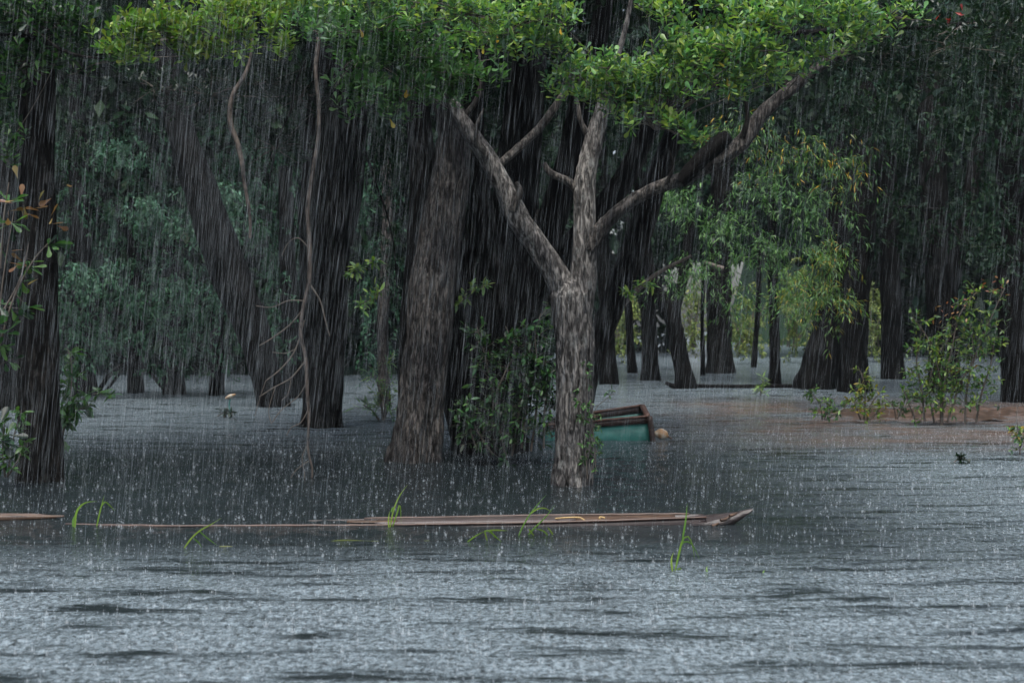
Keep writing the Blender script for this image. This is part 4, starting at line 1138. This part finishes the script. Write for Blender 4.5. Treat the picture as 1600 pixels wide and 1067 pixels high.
# ================================================================ SUNKEN CANOE
def build_canoe():
    t = thing('canoe', 'long weathered dugout canoe swamped in the flood, prow pointing right', 'canoe', (0.8, 16.9, 0))
    xs0, xs1 = at(96, 823, 16.7)[0], at(1105, 828, 16.75)[0]
    n = 90
    u = np.linspace(0, 1, n)
    X = xs0 + (xs1 - xs0) * u
    yc = 16.95 + 0.05 * np.sin(u * 3)
    half = 0.30 * np.clip(np.minimum((u + 0.05) / 0.22, 1), 0, 1) ** .7 * np.clip(1 - 0.55 * np.clip((u - .72) / .28, 0, 1) ** 1.6, 0, 1)
    zn = -0.006 + 0.018 * u + 0.072 * np.clip((u - .45) / .55, 0, 1) ** 1.3 + 0.004 * (vnoise(u * 14, u * 0, u * 0) - .5)
    zf = -0.055 + 0.06 * np.clip((u - .1) / .4, 0, 1) + 0.085 * np.clip((u - .45) / .55, 0, 1) ** 1.1 + 0.022 * (vnoise(u * 9 + 3, u * 0, u * 0 + 2) - .55) * (u < .5)
    zb = -0.26 + 0.06 * u ** 3
    ths = np.linspace(0, math.pi, 15)
    outer, inner = [], []
    for k in range(n):
        rim = np.array([zn[k], zf[k]])
        for off, lst in ((0, outer), (0.035, inner)):
            h = max(half[k] - off, 0.02)
            y = yc[k] - h * np.sign(np.cos(ths)) * np.abs(np.cos(ths)) ** 0.7
            w = (y - (yc[k] - h)) / (2 * h)
            top = rim[0] * (1 - w) + rim[1] * w
            z = top - (top - zb[k] - off) * np.sin(ths) ** 0.7
            lst.append(np.stack([np.full(15, X[k]), y, z], 1))
    O, I = np.array(outer), np.array(inner)
    m = 15
    V = np.concatenate([O.reshape(-1, 3), I.reshape(-1, 3)])
    off = n * m
    i, j = np.meshgrid(np.arange(n - 1), np.arange(m - 1), indexing='ij')
    f = np.stack([i * m + j, (i + 1) * m + j, (i + 1) * m + j + 1, i * m + j + 1], -1).reshape(-1, 4)
    i = np.arange(n - 1)
    rim1 = np.stack([i * m, off + i * m, off + (i + 1) * m, (i + 1) * m], 1)
    rim2 = np.stack([i * m + m - 1, (i + 1) * m + m - 1, off + (i + 1) * m + m - 1, off + i * m + m - 1], 1)
    j = np.arange(m - 1)
    e0 = np.stack([j, j + 1, off + j + 1, off + j], 1)
    kk = (n - 1) * m
    e1 = np.stack([kk + j, off + kk + j, off + kk + j + 1, kk + j + 1], 1)
    obj('hull', mesh_data('hull', V, [f, f[:, ::-1] + off, rim1, rim2, e0, e1]), M['hull'], t)

    def strip(name, A, wy, hz, mat, a0=0, a1=1, seed=0):
        """a long thin board following the points A"""
        s = slice(int(a0 * (n - 1)), int(a1 * (n - 1)) + 1)
        P = A[s]
        q = len(P)
        jig = 0.006 * (vnoise(np.arange(q) * .8 + seed, np.zeros(q), np.zeros(q)) - .5)
        c = [P + np.array([0, -wy, 0]), P + np.array([0, wy, 0]), P + np.array([0, wy, hz]) + jig[:, None] * [0, 0, 1], P + np.array([0, -wy, hz]) + jig[:, None] * [0, 0, 1]]
        V = np.stack(c, 1).reshape(-1, 3)
        i, j = np.meshgrid(np.arange(q - 1), np.arange(4), indexing='ij')
        F = np.stack([i * 4 + j, (i + 1) * 4 + j, (i + 1) * 4 + (j + 1) % 4, i * 4 + (j + 1) % 4], -1).reshape(-1, 4)
        ends = np.array([[0, 1, 2, 3], [q * 4 - 1, q * 4 - 2, q * 4 - 3, q * 4 - 4]])
        return obj(name, mesh_data(name, V, [F, ends]), mat, t)
    near = np.stack([X, yc - half + 0.012, zn - 0.004], 1)
    far = np.stack([X, yc + half - 0.012, zf - 0.004], 1)
    strip('gunwale', near, 0.024, 0.020, M['gunwale'], 0, 1)
    strip('gunwale', far, 0.024, 0.018, M['gunwale'], 0.47, .985, 4)
    # pale boards lying from the far rim down into the swamped hull
    def lean(name, a0, a1, n0, n1, dz, mat, seed):
        s = np.arange(int(a0 * (n - 1)), int(a1 * (n - 1)) + 1)
        q = len(s)
        f = np.linspace(0, 1, q)
        jig = 0.008 * (vnoise(s * .35 + seed, s * 0., s * 0.) - .5)
        yn = yc[s] + half[s] * (n0 + (n1 - n0) * f)
        yf = yc[s] + half[s] - 0.05
        z_n = np.maximum(0.35 * zf[s] + 0.012, 0.012) + jig + dz
        z_f = zf[s] + 0.004 + jig * .3 + dz
        c = [np.stack([X[s], yn, z_n - .02], 1), np.stack([X[s], yf, z_f - .02], 1), np.stack([X[s], yf, z_f], 1), np.stack([X[s], yn, z_n], 1)]
        V = np.stack(c, 1).reshape(-1, 3)
        i, j = np.meshgrid(np.arange(q - 1), np.arange(4), indexing='ij')
        F = np.stack([i * 4 + j, (i + 1) * 4 + j, (i + 1) * 4 + (j + 1) % 4, i * 4 + (j + 1) % 4], -1).reshape(-1, 4)
        ends = np.array([[0, 1, 2, 3], [q * 4 - 1, q * 4 - 2, q * 4 - 3, q * 4 - 4]])
        return obj(name, mesh_data(name, V, [F, ends]), mat, t)
    lean('board', .49, .80, -.55, -.25, 0, M['plank_pale'], 7)
    lean('board', .803, .965, -.1, .45, -.004, M['plank_brown'], 8)
    lean('board', .775, .90, -.62, -.55, -.016, M['plank_brown'], 12)
    strip('board', np.stack([X, yc - 0.02, zf * 0 + 0.006], 1), 0.07, 0.016, M['plank_brown'], 0.44, .52, 9)
    strip('board', far + np.array([0, 0.0, 0.0]), 0.02, 0.012, M['plank_brown'], 0.10, .20, 11)
    # the prow: a flat overhanging nose
    Ys = 16.9
    secs = []
    for px, top, bot, hw in [(1078, 812, 826, .17), (1100, 810, 831, .155), (1116, 808, 831, .135), (1132, 805, 826, .105), (1146, 802, 819, .075), (1160, 798.5, 810, .048), (1176, 794.0, 798, .014)]:
        a, b_ = at(px, top, Ys), at(px, bot, Ys)
        ww = np.linspace(-1, 1, 7)
        dip = -0.02 * (1 - ww ** 2) + 0.028 * ww * hw / .17
        up = np.stack([np.full(7, a[0]), Ys + ww * hw, a[2] + dip + 0.006 * rng.normal(0, 1, 7)], 1)
        lo = np.stack([np.full(7, a[0]), Ys + ww[::-1] * hw * .8, b_[2] + 0.05 * (ww[::-1] ** 2) * (a[2] - b_[2]) * 4], 1)
        secs.append(np.concatenate([up, lo]))
    S = np.array(secs)
    q, m2 = S.shape[:2]
    i, j = np.meshgrid(np.arange(q - 1), np.arange(m2), indexing='ij')
    F = np.stack([i * m2 + j, i * m2 + (j + 1) % m2, (i + 1) * m2 + (j + 1) % m2, (i + 1) * m2 + j], -1).reshape(-1, 4)
    c0 = np.array([list(range(m2))]); c1 = np.array([list(range((q - 1) * m2, q * m2))[::-1]])
    obj('prow', mesh_data('prow', S.reshape(-1, 3), [F, c0, c1]), M['prow'], t)
    # broken splinters where the rim meets the prow
    for p, l_, z in (((1112, 822), .10, .0), ((1126, 813), .13, .02), ((1140, 806), .10, .0)):
        a = at(p[0], p[1], 16.72)
        V, F = tube([a, a + np.array([l_ * .5, .03, .012]), a + np.array([l_, .08, .03 + z])], [.022, .02, .008], 8, 6, lump=.2)
        obj('splinter', mesh_data('splinter', V, F), M['plank_brown'], t)
    return t


build_canoe()
rp = thing('rope', 'tan cord looped over the canoe side boards', 'rope', at(925, 812, 16.9))
P = [at(x, y, 16.95 + .05 * math.sin(x)) for x, y in [(868, 810), (885, 808.5), (905, 808.5), (914, 813), (922, 817), (932, 816.5), (939, 813), (936, 809), (939, 807.5), (945, 809)]]
V, F = tube(P, [0.011] * len(P), 60, 6, lump=.1); obj('strand', mesh_data('strand', V, F, smooth=True), M['rope'], rp)
P = [at(x, y, 16.93) for x, y in [(925, 816), (940, 815), (955, 814), (970, 812), (985, 812)]]
V, F = tube(P, [0.02, .025, .025, .02, .01], 40, 6, 0.006, .02, lump=.3); obj('frayed_end', mesh_data('frayed_end', V, F), M['plank_brown'], rp)

pl = thing('driftwood', 'brown plank floating at the left edge in line with the canoe', 'driftwood', at(40, 812, 17.2))
P, Rr = pxpath([(-60, 808, 13), (-20, 809, 13), (20, 809, 11), (55, 808, 8), (84, 807, 5), (100, 806, 2)], 17.25)
V, F = tube(P, Rr, 50, 10, 0.008, .03, .15); obj('plank', mesh_data('plank', V, F), M['plank_brown'], pl)
P, Rr = pxpath([(-60, 804, 4), (0, 803.5, 4), (48, 804, 4), (72, 805, 3)], 17.35)
V, F = tube(P, Rr, 30, 8, 0.003, .03, .1); obj('rim', mesh_data('rim', V, F), M['gunwale'], pl)

# ================================================================ TEAL BOAT
def build_boat():
    t = thing('boat', 'teal wooden boat with brown rims sunk behind the pale forked tree', 'boat', at(960, 692, 29.2))
    # hull corners: near side (n) and far side (f); stern (right) standing higher than the bow (left)
    def pt(px, py, Y): return at(px, py, Y)
    stern_n_b, stern_n_t = pt(1020, 697, 29.0), pt(1013, 650, 29.0)
    stern_f_t = pt(1003, 633, 30.7)
    stern_f_b = np.array([stern_f_t[0] + .06, 30.7, -.2])
    bow_n_t, bow_n_b = pt(850, 664, 29.3), pt(850, 705, 29.3)
    bow_f_t = pt(868, 652, 30.3)
    bow_f_b = np.array([bow_f_t[0], 30.3, -.3])
    stern_n_b[2] = -.2; bow_n_b[2] = -.3

    def lerp(a, b, f): return a + (b - a) * f

    def slab(name, q, th, mat, parent, nn=14, seed=0):
        """board with its four corners q, thickness th away from the viewer's side"""
        a, b, c, d = [np.asarray(x, float) for x in q]
        nrm = unit(np.cross(b - a, d - a))
        u = np.linspace(0, 1, nn)[:, None]
        lo, hi = a + (b - a) * u, d + (c - d) * u
        wob = (0.004 * (vnoise(u[:, 0] * 5 + seed, u[:, 0] * 0, u[:, 0] * 0) - .5))[:, None] * nrm
        ring = np.stack([lo + wob, hi + wob, hi + wob + nrm * th, lo + wob + nrm * th], 1)
        V = ring.reshape(-1, 3)
        i, j = np.meshgrid(np.arange(nn - 1), np.arange(4), indexing='ij')
        F = np.stack([i * 4 + j, (i + 1) * 4 + j, (i + 1) * 4 + (j + 1) % 4, i * 4 + (j + 1) % 4], -1).reshape(-1, 4)
        e = np.array([[0, 1, 2, 3], [nn * 4 - 1, nn * 4 - 2, nn * 4 - 3, nn * 4 - 4]])
        return obj(name, mesh_data(name, V, [F, e]), mat, parent)
    # near side: three teal strakes below a brown rubbing strake
    for k, (f0, f1) in enumerate(((0.0, .80),)):
        slab('side_plank', (lerp(bow_n_b, bow_n_t, f0), lerp(stern_n_b, stern_n_t, f0), lerp(stern_n_b, stern_n_t, f1), lerp(bow_n_b, bow_n_t, f1)), -.03, M['teal'], t, seed=k)
    o = np.array([0, -.035, 0])
    slab('rubbing_strake', (lerp(bow_n_b, bow_n_t, .80) + o, lerp(stern_n_b, stern_n_t, .80) + o, lerp(stern_n_b, stern_n_t, .985) + o, lerp(bow_n_b, bow_n_t, .985) + o), -.06, M['boat_wood'], t, seed=5)
    for k, (f0, f1) in enumerate(((0.0, .80), (.803, .995))):
        slab('side_plank', (lerp(bow_f_b, bow_f_t, f0), lerp(stern_f_b, stern_f_t, f0), lerp(stern_f_b, stern_f_t, f1), lerp(bow_f_b, bow_f_t, f1)), .03, M['teal'] if k == 0 else M['boat_wood'], t, seed=k + 7)
    # transom
    slab('transom', (stern_n_b, stern_f_b, lerp(stern_f_b, stern_f_t, .97), lerp(stern_n_b, stern_n_t, .97)), .04, M['boat_wood'], t, 6)
    slab('bow_board', (bow_f_b, bow_n_b, bow_n_t, bow_f_t), .03, M['boat_wood'], t, 6)

    def bar(name, a, b, w, h, mat, nn=16, seed=0.0):
        P = [lerp(a, b, s) for s in np.linspace(0, 1, nn)]
        d = unit(b - a)
        side = unit(np.cross(d, np.array([0, 0, 1.0]))); up = np.cross(side, d)
        ring = []
        for i_, p in enumerate(P):
            z = .007 * (vnoise(np.array(i_ * .9 + seed), np.array(0.), np.array(0.)) - .5)
            ring.append([p - side * w - up * h, p + side * w - up * h, p + side * w + up * (h + z), p - side * w + up * (h + z)])
        V = np.array(ring).reshape(-1, 3)
        i, j = np.meshgrid(np.arange(nn - 1), np.arange(4), indexing='ij')
        F = np.stack([i * 4 + j, (i + 1) * 4 + j, (i + 1) * 4 + (j + 1) % 4, i * 4 + (j + 1) % 4], -1).reshape(-1, 4)
        e = np.array([[0, 1, 2, 3], [nn * 4 - 1, nn * 4 - 2, nn * 4 - 3, nn * 4 - 4]])
        return obj(name, mesh_data(name, V, [F, e]), mat, t)
    bar('gunwale', bow_n_t, stern_n_t, .05, .022, M['boat_rim'], seed=1)
    bar('gunwale', bow_f_t, stern_f_t, .05, .022, M['boat_rim'], seed=4)
    bar('gunwale', stern_n_t + np.array([-.02, .05, .012]), stern_f_t + np.array([0, -.05, 0]), .055, .024, M['boat_rim'], 8, 7)
    bar('corner_post', stern_n_b + np.array([.03, -.05, -.05]), stern_n_t + np.array([.02, -.045, .0]), .075, .055, M['boat_wood'], 10, 2)
    bar('thwart', pt(920, 652, 29.4) + np.array([0, 0, -.06]), pt(930, 640, 30.5) + np.array([0, 0, -.12]), .09, .02, M['boat_rim'], 8, 3)
    bar('rib', lerp(bow_n_t, stern_n_t, .72) + np.array([0, .08, -.03]), lerp(bow_n_b, stern_n_b, .72) + np.array([0, .12, 0]), .04, .03, M['boat_wood'], 6, 3)
    return t


build_boat()
fb_ = thing('float_ball', 'pale tan ball bobbing at the right end of the teal boat', 'float', at(1034, 680, 29.4))
c = at(1034, 679, 29.4)
P = [c + np.array([-.14, 0, -.03]), c + np.array([-.10, 0, .0]), c + np.array([-.02, 0, .01]), c + np.array([.06, 0, -.01]), c + np.array([.13, 0, -.04])]
V, F = tube(P, [.03, .085, .12, .10, .03], 24, 20, lump=.05); obj('shell', mesh_data('shell', V, F, smooth=True), M['float'], fb_)
V, F = tube([c + np.array([.11, 0, -.03]), c + np.array([.16, 0, -.05]), c + np.array([.21, 0, -.09])], [.03, .02, .015], 8, 8); obj('neck', mesh_data('neck', V, F), M['plank_brown'], fb_)

# ================================================================ RAIN AND SPLASHES
def build_rain(n=130000):
    y = (11.0 ** 1.7 + rng.uniform(0, 1, n) * (42.0 ** 1.7 - 11.0 ** 1.7)) ** (1 / 1.7)
    x = rng.uniform(-0.40, 0.40, n) * y
    z = rng.uniform(0.05, 1, n) * (CAM_H + 0.27 * y)
    # gusts: the rain falls thicker towards the left
    keep = (rng.uniform(0, 1, n) < 0.30 + 0.70 * np.clip(0.6 - 2.2 * x / y, 0, 1)) & (vnoise(x / 1.1, y / 4.0, z / 6.0) > rng.uniform(0.05, 0.6, n))
    x, y, z = x[keep], y[keep], z[keep]
    n = len(x)
    ln = rng.uniform(0.18, 0.55, n)
    w = rng.uniform(0.00026, 0.00070, n) * rng.choice([1, 1, 1, 1.5], n)
    tilt = np.stack([rng.normal(0.105, 0.02, n), rng.normal(0.0, 0.02, n), np.ones(n)], 1)
    T = unit(tilt)
    C = np.stack([x, y, z], 1)
    th = np.array([0, 2.094, 4.189])
    ring = np.stack([np.cos(th), np.sin(th), 0 * th], 1)
    top = C + T * (ln * .5)[:, None]; bot = C - T * (ln * .5)[:, None]
    low = C - T * (ln * .28)[:, None]
    V = np.concatenate([top[:, None], low[:, None] + ring[None] * w[:, None, None], bot[:, None]], 1)
    f = np.array([(0, 1, 2), (0, 2, 3), (0, 3, 1), (4, 2, 1), (4, 3, 2), (4, 1, 3)])
    F = (f[None] + (np.arange(n) * 5)[:, None, None]).reshape(-1, 3)
    tag(obj('rain', mesh_data('rain', V.reshape(-1, 3), F, smooth=True), M['rain']), 'slanting threads of heavy rain falling over the whole scene', kind='stuff')


build_rain()


def build_splashes(n1=14000, n2=16000):
    acc = Acc()
    # crowns and jets thrown up by the drops
    def place(n, y0, y1):
        y = (y0 ** 1.5 + rng.uniform(0, 1, n) * (y1 ** 1.5 - y0 ** 1.5)) ** (1 / 1.5)
        return np.stack([rng.uniform(-.40, .40, n) * y, y, np.zeros(n)], 1)
    V, F = [], []
    th = np.linspace(0, 2 * np.pi, 6, endpoint=False)
    for k in range(6):       # spiky rim
        a, b = th[k] - .3, th[k] + .3
        i = len(V)
        V += [(.30 * math.cos(a), .30 * math.sin(a), -.1), (.30 * math.cos(b), .30 * math.sin(b), -.1), (.62 * math.cos(th[k]), .62 * math.sin(th[k]), .62 + .3 * (k % 2))]
        F += [(i, i + 1, i + 2)]
    i = len(V)               # jet
    V += [(.10, 0, 0), (-.05, .09, 0), (-.05, -.09, 0), (0, 0, 1.15)]
    F += [(i, i + 1, i + 3), (i + 1, i + 2, i + 3), (i + 2, i, i + 3)]
    for dx, dy, dz, r in ((.05, 0, 1.5, .11), (.75, .2, 1.0, .08), (-.6, -.3, 1.25, .09)):
        i = len(V)
        V += [(dx + r, dy, dz), (dx - r * .5, dy + r * .87, dz), (dx - r * .5, dy - r * .87, dz), (dx, dy, dz + r * 1.3), (dx, dy, dz - r * 1.3)]
        F += [(i, i + 1, i + 3), (i + 1, i + 2, i + 3), (i + 2, i, i + 3), (i + 1, i, i + 4), (i + 2, i + 1, i + 4), (i, i + 2, i + 4)]
    V, F = np.array(V), np.array(F)
    big = place(n1, 7.6, 32)
    s = rng.lognormal(math.log(0.011), 0.65, n1).clip(.004, .042)
    ang = rng.uniform(0, 6.28, n1)
    sz = s * rng.uniform(.5, 1.4, n1)
    c, sn = np.cos(ang)[:, None], np.sin(ang)[:, None]
    W = np.stack([big[:, :1] + s[:, None] * (V[None, :, 0] * c - V[None, :, 1] * sn), big[:, 1:2] + s[:, None] * (V[None, :, 0] * sn + V[None, :, 1] * c), sz[:, None] * V[None, :, 2]], -1)
    acc.add(W.reshape(-1, 3), (F[None] + (np.arange(n1) * len(V))[:, None, None]).reshape(-1, 3))
    # lone droplets and short jets
    v = np.array([(.5, 0, 0), (-.25, .43, 0), (-.25, -.43, 0), (0, 0, 2.0), (0, 0, -.8)])
    f = np.array([(0, 1, 3), (1, 2, 3), (2, 0, 3), (1, 0, 4), (2, 1, 4), (0, 2, 4)])
    p = place(n2, 7.6, 55)
    p[:, 2] = np.abs(rng.normal(0, .03, n2))
    s = rng.uniform(.002, .0055, n2) * (1 + p[:, 1] / 60)
    W = p[:, None, :] + s[:, None, None] * v[None]
    acc.add(W.reshape(-1, 3), (f[None] + (np.arange(n2) * 5)[:, None, None]).reshape(-1, 3))
    o = acc.build('splashes', M['splash'], None, 'stuff')
    tag(o, 'countless small splashes leaping where raindrops hit the water')


build_splashes()

# ---------------------------------------------------------------- rain mist hanging in the air
def build_haze(x0, x1, y0, y1, z0, z1, density):
    V = np.array([(x, y, z) for x in (x0, x1) for y in (y0, y1) for z in (z0, z1)], float)
    F = np.array([(0, 1, 3, 2), (4, 6, 7, 5), (0, 4, 5, 1), (2, 3, 7, 6), (0, 2, 6, 4), (1, 5, 7, 3)])
    m, nt, out = new_mat('haze')
    v = N(nt, 'ShaderNodeVolumePrincipled')
    v.inputs['Color'].default_value = (0.80, 0.90, 1.0, 1)
    v.inputs['Density'].default_value = density
    v.inputs['Anisotropy'].default_value = 0.2
    L(nt, v.outputs[0], out.inputs['Volume'])
    tag(obj('haze', mesh_data('haze', V, F), m), 'pale rain mist hanging between the trees', kind='stuff')


build_haze(-510, 510, -90, 610, -1.5, 50, 0.00012)
